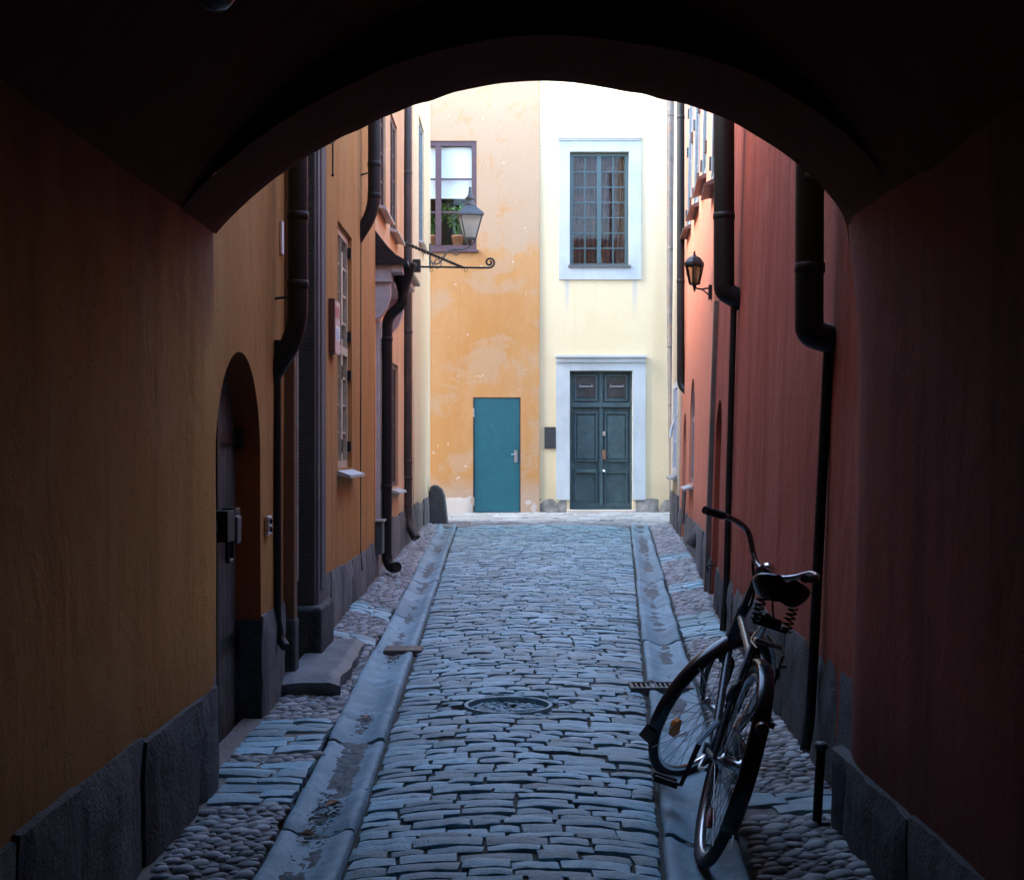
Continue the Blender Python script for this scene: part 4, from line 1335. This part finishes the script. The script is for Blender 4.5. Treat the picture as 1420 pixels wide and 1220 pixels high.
MB().lathe([(.0, -.02), (.03, 0), (.07, .08), (.075, .12), (.05, .17), (.0, .18)], (lx, lY, zz_(331)), n=14).build('bulb', 'dark_bulb', ln)
mb = MB()
wxn = XL2 + .01
def LP(x, y): 
    p = P(x, y, lY); return p
mb.tube([Vector((wxn + .01, lY, zz_(372))), Vector((wxn + .01, lY, zz_(338)))], .014, 8)
mb.tube(smooth_path([LP(594, 356), LP(601, 366), LP(610, 364), LP(617, 354), LP(624, 347), LP(634, 346), LP(644, 346), LP(652, 341)], 5), .013, 8)
mb.tube(smooth_path([LP(604, 362), LP(600, 368), LP(607, 372), LP(612, 366), LP(608, 360), LP(603, 361), LP(604, 365)], 5), .008, 6)
mb.tube(smooth_path([LP(632, 346), LP(628, 350), LP(632, 354), LP(637, 351), LP(635, 348)], 5), .008, 6)
mb.build('bracket', 'grey_iron', ln)

l2c = P(963, 400, 11.6)
wl = thing('wall_lantern', (l2c.x, l2c.y, l2c.z), 'small black six sided wall lantern on the salmon wall', 'lantern')
zq = lambda y: EYE + (HZ - y) / F * 11.6
lantern(wl, l2c, zq(394), zq(368), .046, .083, 6, .007, [(.094, zq(368)), (.090, zq(364)), (.060, zq(358)), (.022, zq(355))], 'smoked_glass', 'iron', .2)
MB().lathe([(.012, 0), (.016, .012), (.008, .022), (.012, .032), (.0, .055)], (l2c.x, l2c.y, zq(356)), n=10).build('finial', 'iron', wl)
MB().lathe([(.0, -.075), (.008, -.06), (.012, -.04), (.02, -.01), (.04, .0)], (l2c.x, l2c.y, zq(394)), n=12).build('socket', 'iron', wl)
MB().lathe([(.0, 0), (.02, .0), (.022, .10), (.014, .13), (.0, .14)], (l2c.x, l2c.y, zq(393)), n=12).build('bulb', 'frosted', wl)
wp = MR2(11.6, zq(402), 0)
mb = MB()
mb.tube(smooth_path([Vector((l2c.x, l2c.y, zq(399))), Vector((l2c.x + .06, l2c.y, zq(401))), Vector((wp.x - .05, l2c.y, zq(400))), Vector((wp.x, l2c.y, zq(400)))]), .008, 8)
mb.tube(smooth_path([Vector((l2c.x + .07, l2c.y, zq(402))), Vector((wp.x - .05, l2c.y, zq(406))), Vector((wp.x - .01, l2c.y, zq(412)))]), .006, 8)
mb.mbox(MR2, 11.55, 11.65, zq(415), zq(396), .0, .03)
mb.build('bracket', 'iron', wl)

# wrought iron sign bracket with chain
YJ = 16.7
jb = P(573, 370, YJ)
sb = thing('sign_bracket', (XL2, YJ, jb.z), 'empty wrought iron sign bracket with curled tip and twisted chain, left wall', 'bracket')
tipc = P(679, 364, YJ)
pts = [Vector((XL2, YJ, jb.z)), P(620, 370.5, YJ), P(668, 371.5, YJ)]
for i in range(26):
    a = -math.pi / 2 + i / 25 * 4.6 * math.pi / 1.55
    rr = .068 * (1 - i / 25 * .78)
    pts.append(tipc + Vector((rr * math.cos(a), 0, rr * math.sin(a))))
mb = MB(); mb.tube(pts, .013, 8)
mb.build('arm', 'iron', sb)
MB().mbox(ML2, YJ - .06, YJ + .06, jb.z - .07, jb.z + .09, 0, .10).build('wall_plate', 'iron', sb, bevel=.01)
for x in (598, 646):
    c = P(x, 374.5, YJ)
    MB().tube([c + Vector((.02 * math.cos(t * .5), 0, .022 * math.sin(t * .5))) for t in range(13)], .004, 5, closed=False).build('hook', 'iron', sb)
a, b = Vector((XL2 + .02, 14.3, P(545, 333, 14.3).z)), P(642, 371, YJ)
mb = MB(); nl = 46
for i in range(nl):
    p = lerp(a, b, (i + .5) / nl); d = (b - a).normalized(); L = (b - a).length / nl * .68
    up = Vector((0, 0, 1)) if i % 2 else d.cross(Vector((0, 0, 1))).normalized()
    up = (up - d * up.dot(d)).normalized()
    mb.tube([p + d * L * math.cos(t / 10 * 6.283) + up * .017 * math.sin(t / 10 * 6.283) for t in range(10)], .0075, 5, closed=True)
mb.build('chain', 'iron', sb)
MB().tube([a + Vector((-.03, 0, -.05)), a + Vector((0, 0, .08))], .014, 6).build('anchor', 'iron', sb)

# notice board on the ochre wall
nb = thing('wall_sign', ML1(8.85, 2.05, .02), 'small brown backed notice with faded red and pale blue print beside the wooden window', 'sign')
MB().mbox(ML1, 8.82, 9.07, 2.04, 2.40, .0, .045).build('board', 'sign_board', nb, bevel=.004)
MB().mbox(ML1, 8.827, 9.066, 2.03, 2.39, .045, .049).build('face', 'sign_face', nb)
MB().mbox(ML1, 8.84, 9.04, 2.28, 2.35, .049, .051).build('red_print', 'sign_red', nb)
mb = MB(); mb.mbox(ML1, 8.84, 9.05, 2.12, 2.22, .049, .051)
mb.build('notice', 'sign_white', nb)
mb = MB()
for z in (2.195, 2.175, 2.155, 2.135):
    mb.mbox(ML1, 8.86, 8.86 + .17 * random.uniform(.6, 1), z - .005, z + .005, .051, .0525)
mb.build('notice_lines', 'sign_blue', nb)
ps = thing('wall_sign', ML1(7.0, 2.55, 0), 'little white plate seen edge on, high beside the thick black drainpipe', 'sign')
MB().mbox(ML1, 6.98, 7.04, 2.42, 2.60, .0, .014).build('plate', 'sign_white', ps, bevel=.004)
kp = thing('wall_fitting', ML1(6.62, .97, 0), 'pale metal plate with two round black buttons beside the arched door', 'fitting')
MB().mbox(ML1, 6.56, 6.66, .935, 1.03, .0, .018).build('plate', 'steel', kp, bevel=.004)
for z in (.962, 1.003):
    MB().lathe([(.0, .012), (.014, .01), (.016, 0)], ML1(6.62, z, .018), axis=(1, 0, 0), n=12).build('button', 'iron', kp)
rd = MB().tube([P(461.5, 150, 8.9), P(461.5, 243, 8.9)], .006, 6)
rd.lathe([(.0, -.015), (.014, 0), (.0, .015)], P(461.5, 243, 8.9), n=8)
props(rd.build('iron_rod', 'iron'), 'thin black iron rod hanging high by the ochre wall', 'rod')
bx = thing('utility_box', ML2(11.95, gz(12), 0), 'narrow grey metal box low on the wall before the door hood', 'box')
MB().mbox(ML2, 11.90, 12.12, .42, .72, .018, .085).build('case', 'grey_iron', bx, bevel=.008)
MB().mbox(ML2, 11.88, 12.14, .72, .735, .01, .10).build('lid', 'zinc', bx)
bx = thing('utility_box', ML2(20.0, gz(20), 0), 'pale blue grey metal box on the far left corner beside the leaning guard stone', 'box')
MB().box(-1.285, -1.205, 20.205, 20.33, fz(706), fz(679)).build('case', 'green_frame', bx, bevel=.006)
# corner guard: a dark leaning stone fin
gs = MB()
pf = [P(x, y, 19.9) for x, y in ((596, 727), (595, 690), (597, 675), (601, 672), (607, 673), (613, 678), (617, 688), (619, 705), (622, 731))]
A = [p + Vector((0, .16, 0)) for p in pf]; B = [p + Vector((0, -.12, 0)) for p in pf]
for p in A + B:
    if p.z < gz(19.9) + .1: p.z = gz(19.9) - .03
n_ = len(pf)
gs.add(A + B, [tuple(range(n_)), tuple(n_ + i for i in range(n_))[::-1]] + [(i, n_ + i, n_ + (i + 1) % n_, (i + 1) % n_) for i in range(n_)])
props(gs.build('guard_stone', 'black_stone', bevel=.025, seg=3), 'dark curved guard stone leaning at the far left corner of the alley', 'guard stone')

# =====================================================================================
# THINGS ON THE GROUND
# =====================================================================================
# worn step slab
st = MB()
nx_, ny_ = 16, 40
ztop = .15
def slab_pt(a, b):
    x = lerp(-1.24, -.925 - .03 * b, a); y = lerp(6.92 + .05 * a, 8.42, b)
    z = ztop - .012 * math.sin(math.pi * b) * (a) + .010 * noise.noise(Vector((x * 6, y * 5, 2))) - .05 * max(0, a - .82) / .18 * .5 - .03 * max(0, .06 - b) / .06
    x += .02 * noise.noise(Vector((y * 3, 1, 1))) * a
    return Vector((x, y + .025 * noise.noise(Vector((x * 5, b, 4))) * (1 - b), z))
vs = [slab_pt(i / nx_, j / ny_) for i in range(nx_ + 1) for j in range(ny_ + 1)]
st.add(vs, [(i * (ny_ + 1) + j, (i + 1) * (ny_ + 1) + j, (i + 1) * (ny_ + 1) + j + 1, i * (ny_ + 1) + j + 1) for i in range(nx_) for j in range(ny_)], True)
def skirt(line):
    rows = []
    for k in range(6):
        rows.append([Vector((p.x + .016 * noise.noise(Vector((p.x * 7, p.y * 7, k))) - .012 * k / 5 * (1 if p.x > -1 else 0), p.y + .03 * noise.noise(Vector((p.x * 6, 7 + p.y * 3, k))) * (k > 0) + (.03 * k / 5 if p.y < 7 else 0), lerp(p.z, -.04, k / 5))) for p in line])
    v = [q for r in rows for q in r]; m = len(line)
    st.add(v, [(k * m + i, k * m + i + 1, (k + 1) * m + i + 1, (k + 1) * m + i) for k in range(5) for i in range(m - 1)], True)
skirt([slab_pt(i / nx_, 0) for i in range(nx_ + 1)]); skirt([slab_pt(1, j / ny_) for j in range(ny_ + 1)]); skirt([slab_pt(i / nx_, 1) for i in range(nx_ + 1)])
props(st.build('door_step', 'step'), 'thick worn grey stone step before the dark stone portal', 'step')
# flat strip across the left gutter
Yd = 8.46
ds = MB()
for i in range(1):
    x0, x1 = P(527, 900, Yd).x, P(588, 900, Yd).x
    ds.box(x0 + .03, x1 - .01, Yd - .10, Yd + .10, gz(Yd) - .04, gz(Yd) + .024)
props(ds.build('drain_cover', 'rust_pipe', bevel=.006), 'flat rusty strip laid across the left gutter', 'drain cover')
# grate across the right gutter
Yg = 7.25
x0, x1 = P(873, 954, Yg).x, P(944, 954, Yg).x + .06
gt = thing('drain_grate', ((x0 + x1) / 2, Yg, gz(Yg)), 'iron slotted drain grate across the right gutter', 'grate')
zg = gz(Yg) + .004
mb = MB(); mb.box(x0, x1, Yg - .10, Yg - .08, zg - .03, zg + .018); mb.box(x0, x1, Yg + .08, Yg + .10, zg - .03, zg + .018)
mb.box(x0, x0 + .02, Yg - .08, Yg + .08, zg - .03, zg + .017); mb.box(x1 - .02, x1, Yg - .08, Yg + .08, zg - .03, zg + .017)
mb.build('frame', 'grey_iron', gt)
mb = MB(); x = x0 + .035
while x < x1 - .03:
    mb.box(x, x + .012, Yg - .08, Yg + .08, zg - .02, zg + .014); x += .027
mb.build('bars', 'grey_iron', gt)
# guard post and ring fittings on the right plinth
gp = thing('guard_post', (1.09, 4.62, 0), 'short black iron post against the right wall at the passage mouth', 'post')
MB().tube([(1.075, 4.60, -.05), (1.10, 4.62, .30)], .017, 12).build('shaft', 'black_pipe', gp)
MB().lathe([(.018, 0), (.024, .006), (.024, .020), (.016, .028), (.0, .03)], (1.10, 4.62, .295), n=14).build('cap', 'grey_iron', gp)
for (u, z, lab) in ((6.15, .34, 'iron ring hanging on the dark plinth behind the bicycle rear wheel'), (10.45, .45, 'small iron ring low on the right wall by the flat conduit')):
    c = MR1(u, z, .05)
    rg = thing('wall_ring', c, lab, 'ring')
    MB().tube([c + Vector((-.006, .03 * math.cos(t / 14 * 6.283), -.03 + .03 * math.sin(t / 14 * 6.283))) for t in range(14)], .006, 6, closed=True).build('ring', 'iron', rg)
    MB().tube([c + Vector((.05, 0, 0)), c + Vector((-.012, 0, 0))], .009, 8).build('staple', 'iron', rg)
# fallen leaves and debris in the left gutter
def leaf(x, y, z, s, seed, label):
    rnd = random.Random(seed); a = rnd.uniform(0, 6.28)
    pr = [(0, 0), (.25, .22), (.5, .34), (.75, .24), (1, 0), (.75, -.24), (.5, -.34), (.25, -.22)]
    mb = MB()
    v = []
    for p, q in pr:
        px, py = (p - .5) * s, q * s
        v.append((x + px * math.cos(a) - py * math.sin(a), y + px * math.sin(a) + py * math.cos(a), z + abs(q) * s * .9 + .25 * s * (p - .5) ** 2 * 2))
    c = (x, y, z)
    mb.add(v + [c], [(i, (i + 1) % 8, 8) for i in range(8)], True)
    props(mb.build('fallen_leaf', 'dry_leaf'), label, 'leaf', 'fallen leaves in the left gutter')
leaf(P(462, 1128, 4.92).x, 4.92, .012, .075, 1, 'curled brown dry leaf standing up in the left gutter near the passage')
leaf(P(428, 1165, 4.6).x, 4.55, .008, .06, 2, 'flat brown dry leaf in the nearest stretch of the left gutter')
leaf(P(508, 1000, 6.4).x, 6.45, .030, .06, 3, 'dry leaf in the dark litter of the left gutter by the stone step')
db = MB(); rnd = random.Random(77)
for (cx, cy, n_, sp) in ((P(430, 1150, 4.72).x, 4.70, 260, .11), (P(508, 1003, 6.42).x, 6.42, 120, .06), (P(545, 912, 8.2).x, 8.15, 80, .06), (.71, 6.9, 150, .09), (P(450, 1110, 4.95).x, 4.98, 140, .07), (.93, 9.6, 70, .06)):
    for _ in range(n_):
        x, y = rnd.gauss(cx, sp * .6), rnd.gauss(cy, sp * 1.6)
        a = rnd.uniform(0, 3.14); s = rnd.uniform(.004, .014)
        z = gz(y) - .006 + rnd.uniform(0, .010)
        dx, dy = s * math.cos(a), s * math.sin(a)
        db.add([(x - dx, y - dy, z), (x + dy * .3, y - dx * .3, z + .004), (x + dx, y + dy, z + .003), (x - dy * .3, y + dx * .3, z + .006)], [(0, 1, 2, 3)])
props(db.build('leaf_litter', 'joint'), kind='stuff')

# =====================================================================================
# BICYCLE
# =====================================================================================
RW = .345
LEAN, HEAD = R(17.8), R(-3.6)
bike = thing('bicycle', (.622, 4.32, -.012), 'old black bicycle with sprung saddle leaning on the dark red wall', 'bicycle')
bike.rotation_euler = Matrix.Rotation(HEAD, 3, 'Z').to_euler()
bike.rotation_euler = (Matrix.Rotation(HEAD, 3, 'Z') @ Matrix.Rotation(LEAN, 3, 'Y')).to_euler()
O0 = (0, 0, 0)
rear, front, bb = Vector((0, 0, RW)), Vector((0, 1.05, RW)), Vector((0, .45, .285))
ax = Vector((0, -math.cos(R(68)), math.sin(R(68))))
ap = front - .05 * Vector((0, math.sin(R(68)), math.cos(R(68))))
STEER = Matrix.Translation(ap) @ Matrix.Rotation(-R(40), 4, ax) @ Matrix.Translation(-ap)
ID = Matrix.Identity(4)
def axp(z): return ap + ax * ((z - ap.z) / ax.z)
def wheel(c, T, refl=None, silver=False):
    mb = MB()
    mb.tube([T @ (c + Vector((0, (RW - .038) * math.cos(t / 48 * 6.2832), (RW - .038) * math.sin(t / 48 * 6.2832)))) for t in range(48)], .013, 8, closed=True)
    w = mb.build('wheel', 'chrome' if silver else 'steel', bike, O0)
    mb = MB()
    mb.tube([T @ (c + Vector((0, (RW - .019) * math.cos(t / 56 * 6.2832), (RW - .019) * math.sin(t / 56 * 6.2832)))) for t in range(56)], .020, 10, closed=True)
    mb.build('tyre', 'rubber', w, O0)
    mb = MB()
    for i in range(36):
        a = i / 36 * 6.2832; s = 1 if i % 2 else -1; b = a + (.55 if (i // 2) % 2 else -.55)
        mb.tube([T @ (c + Vector((s * .028, .022 * math.cos(b), .022 * math.sin(b)))), T @ (c + Vector((0, (RW - .045) * math.cos(a), (RW - .045) * math.sin(a))))], .0011, 5, cap=False)
    mb.build('spokes', 'spoke', w, O0)
    mb = MB()
    mb.lathe([(.006, -.065), (.009, -.05), (.012, -.04), (.028, -.034), (.028, -.028), (.016, -.022), (.016, .022), (.028, .028), (.028, .034), (.012, .04), (.009, .05), (.006, .065)], T @ c, axis=(T.to_3x3() @ Vector((1, 0, 0))), n=14)
    mb.build('hub', 'steel', w, O0)
    for ang, m_ in refl or ():
        mb = MB()
        q = c + Vector((0, .21 * math.cos(ang), .21 * math.sin(ang)))
        e1, e2 = Vector((0, -math.sin(ang), math.cos(ang))), Vector((0, math.cos(ang), math.sin(ang)))
        oct_ = [(-.042, -.012), (-.03, -.024), (.03, -.024), (.042, -.012), (.042, .012), (.03, .024), (-.03, .024), (-.042, .012)]
        A = [T @ (q + e1 * a + e2 * b + Vector((-.008, 0, 0))) for a, b in oct_]; B = [T @ (q + e1 * a + e2 * b + Vector((.008, 0, 0))) for a, b in oct_]
        mb.add(A + B, [tuple(range(8)), tuple(range(15, 7, -1))] + [(i, 8 + i, 8 + (i + 1) % 8, (i + 1) % 8) for i in range(8)])
        mb.build('reflector', m_, w, O0)
    return w
wheel(front, STEER, [(R(215), 'amber')], True)
wheel(rear, ID, [(R(-75), 'red_reflector')])
def fender(c, T, a0, a1, name='mudguard'):
    mb = MB(); n, m = 36, 8; vs = []
    rr = RW + .018
    for i in range(n + 1):
        a = lerp(a0, a1, i / n)
        for k in range(m + 1):
            t = lerp(-1.15, 1.15, k / m)
            w = .031 * math.sin(t); dr = -.022 * (1 - math.cos(t))
            vs.append(T @ (c + Vector((w, (rr + dr) * math.cos(a), (rr + dr) * math.sin(a)))))
    mb.add(vs, [(i * (m + 1) + k, i * (m + 1) + k + 1, (i + 1) * (m + 1) + k + 1, (i + 1) * (m + 1) + k) for i in range(n) for k in range(m)], True)
    o = mb.build(name, 'bike_black', bike, O0)
    so = o.modifiers.new('skin', 'SOLIDIFY'); so.thickness = .0018
    st_ = MB()
    for a in (a0 + .18, (a0 + a1) / 2 + .5):
        e = c + Vector((0, rr * math.cos(a), rr * math.sin(a)))
        for s in (-1, 1):
            st_.tube([T @ (e + Vector((s * .028, 0, 0))), T @ (c + Vector((s * .055, 0, 0)))], .0022, 5)
    st_.build('mudguard_stay', 'steel', o, O0)
    return o
mf = fender(front, STEER, R(205), R(45))
mb = MB()       # mud flap at the tail of the front guard
e = front + Vector((0, (RW + .016) * math.cos(R(205)), (RW + .016) * math.sin(R(205))))
q = [Vector((-.03, 0, .01)), Vector((.03, 0, .01)), Vector((.030, -.012, -.045)), Vector((-.030, -.012, -.045))]
mb.box8([STEER @ (e + v) for v in q] + [STEER @ (e + v + Vector((0, .004, 0))) for v in q])
mb.build('mud_flap', 'rubber', mf, O0)
mr = fender(rear, ID, R(203), R(20))
# frame
mb = MB()
hl, hu = axp(.60), axp(.79)
sl = Vector((0, .205, .868)); sdir = (sl - bb).normalized()
mb.tube([hl, hu], .021, 12)
mb.tube([hl + ax * .03, bb], .0165, 12)
mb.tube([hu - ax * .04, bb + sdir * .42], .015, 12)
mb.tube([bb, bb + sdir * .50], .0165, 12)
for s in (-1, 1):
    mb.tube([bb + Vector((s * .02, -.02, 0)), rear + Vector((s * .058, .12, -.01)), rear + Vector((s * .058, 0, 0))], .010, 8)
    mb.tube([bb + sdir * .46 + Vector((s * .014, 0, 0)), rear + Vector((s * .052, .07, .17)), rear + Vector((s * .058, 0, 0))], .008, 8)
mb.tube([bb + Vector((-.036, 0, 0)), bb + Vector((.036, 0, 0))], .022, 14)
mb.build('frame', 'bike_blue', bike, O0)
mb = MB()
mb.tube([STEER @ v for v in (axp(.55), axp(.80))], .017, 10)
mb.tube([STEER @ (axp(.56) + Vector((q, 0, 0))) for q in (-.05, .05)], .014, 8)
for s in (-1, 1):
    mb.tube([STEER @ v for v in smooth_path([axp(.585) + Vector((s * .012, 0, 0)), axp(.56) + Vector((s * .045, 0, 0)), axp(.45) + Vector((s * .05, .004, 0)), front + Vector((s * .052, 0, 0))], 5)], [.013] * 6 + [.011] * 5 + [.009] * 5, 8)
mb.tube([STEER @ v for v in (axp(.79), axp(.955))], .0115, 10)
mb.build('fork', 'bike_black', bike, O0)
# handlebar
hc = axp(.962) + Vector((0, .04, 0))
mb = MB()
mb.tube([STEER @ v for v in bend([axp(.955) - ax * .02, axp(.967), hc], .02)], .0125, 10)
def side(s):
    return [hc, hc + Vector((s * .05, .018, .0)), hc + Vector((s * .105, .03, .035)), hc + Vector((s * .16, .02, .085)), hc + Vector((s * .205, -.015, .098)), hc + Vector((s * .235, -.07, .092)), hc + Vector((s * .255, -.18, .078))]
full = [v for v in reversed(side(-1))] + side(1)[1:]
pth = smooth_path([STEER @ v for v in full], 5)
mb.tube(pth, .0115, 10)
hb = mb.build('handlebar', 'bar', bike, O0)
for s in (-1, 1):
    sd = side(s)
    MB().tube([STEER @ v for v in smooth_path([lerp(sd[5], sd[6], .12), lerp(sd[5], sd[6], .6), sd[6] + (sd[6] - sd[5]) * .08], 3)], .016, 12).build('grip', 'rubber', hb, O0)
MB().lathe([(.0, .02), (.014, .018), (.024, .006), (.026, 0), (.0, 0)], STEER @ (hc + Vector((.012, 0, .016))), axis=STEER.to_3x3() @ Vector((0, 0, 1)), n=16).build('bell', 'chrome', hb, O0)
# saddle: wide two-lobed seat narrowing to a nose
mb = MB()
secs = []
for i in range(15):
    t = i / 14
    y = lerp(-.135, .155, t) + sl.y
    w = .094 * (1 - t) ** .55 * (min(1, (t + .03) * 9) ** .5) + .022 * min(1, t * 4) * (1 if t < .97 else .75)
    z0 = sl.z + .055 + .025 * (1 - t) ** 2 - .02 * max(0, t - .85)
    sk = .034 * (1 - t) + .032
    ring = []
    for k in range(20):
        q = 2 * math.pi * k / 20
        cx, sz_ = math.cos(q), math.sin(q)
        lobe = .020 * (1 - t) * (1 - (1 - abs(cx)) ** 2 * 1.0) - .016 * (1 - t) * math.exp(-(cx / .25) ** 2)
        ring.append(Vector((w * cx, y, z0 + (max(0, sz_) * .034 + lobe if sz_ >= 0 else sz_ * sk * (.45 + .75 * math.exp(-((abs(cx) - .6) / .35) ** 2)) + lobe * .6))))
    secs.append(ring)
vs = [v for r in secs for v in r]
mb.add(vs, [(i * 20 + k, i * 20 + (k + 1) % 20, (i + 1) * 20 + (k + 1) % 20, (i + 1) * 20 + k) for i in range(14) for k in range(20)], True)
mb.add(secs[0], [tuple(range(20))]); mb.add(secs[-1], [tuple(range(20))[::-1]])
sdl = mb.build('saddle', 'leather', bike, O0)
ss = sdl.modifiers.new('s', 'SUBSURF'); ss.levels = 1; ss.render_levels = 1
mb = MB()
for s in (-1, 1):
    c = Vector((s * .055, sl.y - .10, sl.z - .055))
    mb.tube([c + Vector((.017 * math.cos(t * .9), .017 * math.sin(t * .9), t * .0024)) for t in range(36)], .0035, 5)
    mb.tube(smooth_path([c, Vector((s * .03, sl.y - .03, sl.z - .06)), Vector((s * .015, sl.y + .1, sl.z + .01))]), .004, 6)
mb.tube([Vector((-.06, sl.y - .10, sl.z - .058)), Vector((.06, sl.y - .10, sl.z - .058))], .006, 8)
mb.lathe([(.016, -.05), (.018, 0), (.018, .05), (.016, .05)], Vector((0, sl.y, sl.z - .05)), axis=(1, 0, 0), n=12)
mb.build('saddle_spring', 'iron', sdl, O0)
MB().tube([bb + sdir * .48, sl + Vector((0, 0, -.03))], .0125, 10).build('seat_post', 'chrome', bike, O0)
# carrier over the rear wheel
mb = MB()
for s in (-1, 1):
    mb.tube(bend([Vector((s * .02, .22, .77)), Vector((s * .045, .12, .745)), Vector((s * .045, -.06, .745))], .03), .0045, 6)
    mb.tube([Vector((s * .045, -.04, .745)), rear + Vector((s * .06, -.01, .0))], .0035, 6)
mb.build('carrier', 'bike_black', bike, O0)
MB().mbox(lambda u, z, d: Vector((u, d, z)), -.048, .048, .752, .768, .02, .065).build('carrier_plate', 'steel', bike, O0, bevel=.005)
# cranks, pedals, chain guard, chain wheel
ca = R(-78)
cd_ = Vector((0, math.cos(ca), math.sin(ca)))
def crank(s):
    d = cd_ * (.17 if s < 0 else -.17)
    c0 = bb + Vector((s * .055, 0, 0)); c1 = c0 + d + Vector((s * .012, 0, 0))
    cr = MB().tube([c0 - d * .05, c1], [.011, .008], 8).build('crank', 'iron' if s < 0 else 'steel', bike, O0)
    pd = MB()
    pd.tube([c1, c1 + Vector((s * .10, 0, 0))], .006, 8)
    for dy in (-.028, .028):
        pd.box(min(c1.x + s * .015, c1.x + s * .105), max(c1.x + s * .015, c1.x + s * .105), c1.y + dy - .012, c1.y + dy + .012, c1.z - .011, c1.z + .011)
    pd.build('pedal', 'rubber', cr, O0, bevel=.003)
crank(-1); crank(1)
mb = MB()
cg = [(bb.y + .105 * math.cos(a), bb.z + .105 * math.sin(a)) for a in [R(d) for d in range(-100, 101, 10)]] + [(rear.y - .02 + .05 * math.cos(a), rear.z + .05 * math.sin(a)) for a in [R(d) for d in range(95, 266, 17)]]
A = [Vector((.045, y, z)) for y, z in cg]; B = [Vector((.062, y, z)) for y, z in cg]; n_ = len(cg)
mb.add(A + B, [tuple(range(n_))[::-1], tuple(n_ + i for i in range(n_))] + [(i, (i + 1) % n_, n_ + (i + 1) % n_, n_ + i) for i in range(n_)])
mb.build('chain_guard', 'bike_black', bike, O0, bevel=.004)
# raised pump clipped along the left side
MB().tube([bb + Vector((-.062, -.03, .02)), bb + Vector((-.055, -.30, .17))], [.012, .011], 10).build('air_pump', 'chrome', bike, O0)
# rear lamp and wheel dynamo, cable
mb = MB()
mb.lathe([(.0, -.010), (.018, -.008), (.021, 0), (.021, .02), (.014, .028), (.0, .03)], Vector((0, rear.y + (RW + .05) * math.cos(R(150)), rear.z + (RW + .05) * math.sin(R(150)))), axis=(0, 1, 0.1), n=14)
rl = mb.build('rear_lamp', 'dark_red_lens', bike, O0)
mb = MB()
mb.lathe([(.0, 0), (.014, .0), (.019, .01), (.019, .06), (.012, .075), (.006, .078), (.006, .09), (.0, .09)], Vector((-.05, .11, .52)), axis=(.1, -.2, 1), n=12)
mb.build('dynamo', 'grey_iron', bike, O0)
mb = MB()
mb.tube(smooth_path([STEER @ v for v in (hc + Vector((-.08, .03, .0)), hc + Vector((-.03, .12, -.15)), axp(.62) + Vector((-.06, .05, 0)), axp(.5) + Vector((-.075, .0, 0)), front + Vector((-.075, -.03, .05)), front + Vector((-.05, .0, .0)))], 6), .006, 6)
mb.build('brake_cable', 'rubber', bike, O0)
# front lamp bracket, kick stand
mb = MB()
mb.tube(bend([bb + Vector((-.03, -.08, -.01)), bb + Vector((-.05, -.14, -.05)), bb + Vector((-.055, -.36, .0))], .03), .008, 8)
mb.build('kick_stand', 'steel', bike, O0)

# =====================================================================================
# LIGHT, SKY, CAMERA
# =====================================================================================
SUN_EL, SUN_AZ = R(38), R(263)        # azimuth clockwise from +Y: high, from behind the camera
w = bpy.data.worlds.new('World'); sc.world = w; w.use_nodes = True
nt = w.node_tree
bg = nt.nodes['Background']
sky = nt.nodes.new('ShaderNodeTexSky'); sky.sky_type = 'NISHITA'; sky.sun_disc = False
sky.sun_elevation = SUN_EL; sky.sun_rotation = SUN_AZ
sky.air_density = 1.0; sky.dust_density = 1.0; sky.ozone_density = 1.2
nt.links.new(sky.outputs[0], bg.inputs[0]); bg.inputs[1].default_value = .15
ld = bpy.data.lights.new('sun', 'SUN'); ld.energy = .5; ld.angle = R(24); ld.color = (1, .96, .90)
lo = bpy.data.objects.new('sun', ld); COL.objects.link(lo)
dv = Vector((math.sin(SUN_AZ) * math.cos(SUN_EL), math.cos(SUN_AZ) * math.cos(SUN_EL), math.sin(SUN_EL)))
lo.rotation_euler = dv.to_track_quat('Z', 'Y').to_euler(); lo.location = (0, 0, 20)

cam = bpy.data.cameras.new('camera'); co = bpy.data.objects.new('camera', cam); COL.objects.link(co)
co.location = (0, 0, EYE); co.rotation_euler = (R(90), 0, 0)
cam.sensor_width = 36; cam.lens = F / 1420 * 36
cam.shift_y = (HZ - 610) / 1420
cam.clip_start = .05; cam.clip_end = 500
sc.camera = co
sc.view_settings.view_transform = 'Standard'; sc.view_settings.look = 'None'; sc.view_settings.gamma = 1
sc.view_settings.exposure = 3.73
sc.cycles.max_bounces = 8; sc.cycles.diffuse_bounces = 5; sc.cycles.glossy_bounces = 4; sc.cycles.transparent_max_bounces = 12
sc.cycles.sample_clamp_indirect = 6
sc.cycles.caustics_reflective = False; sc.cycles.caustics_refractive = False
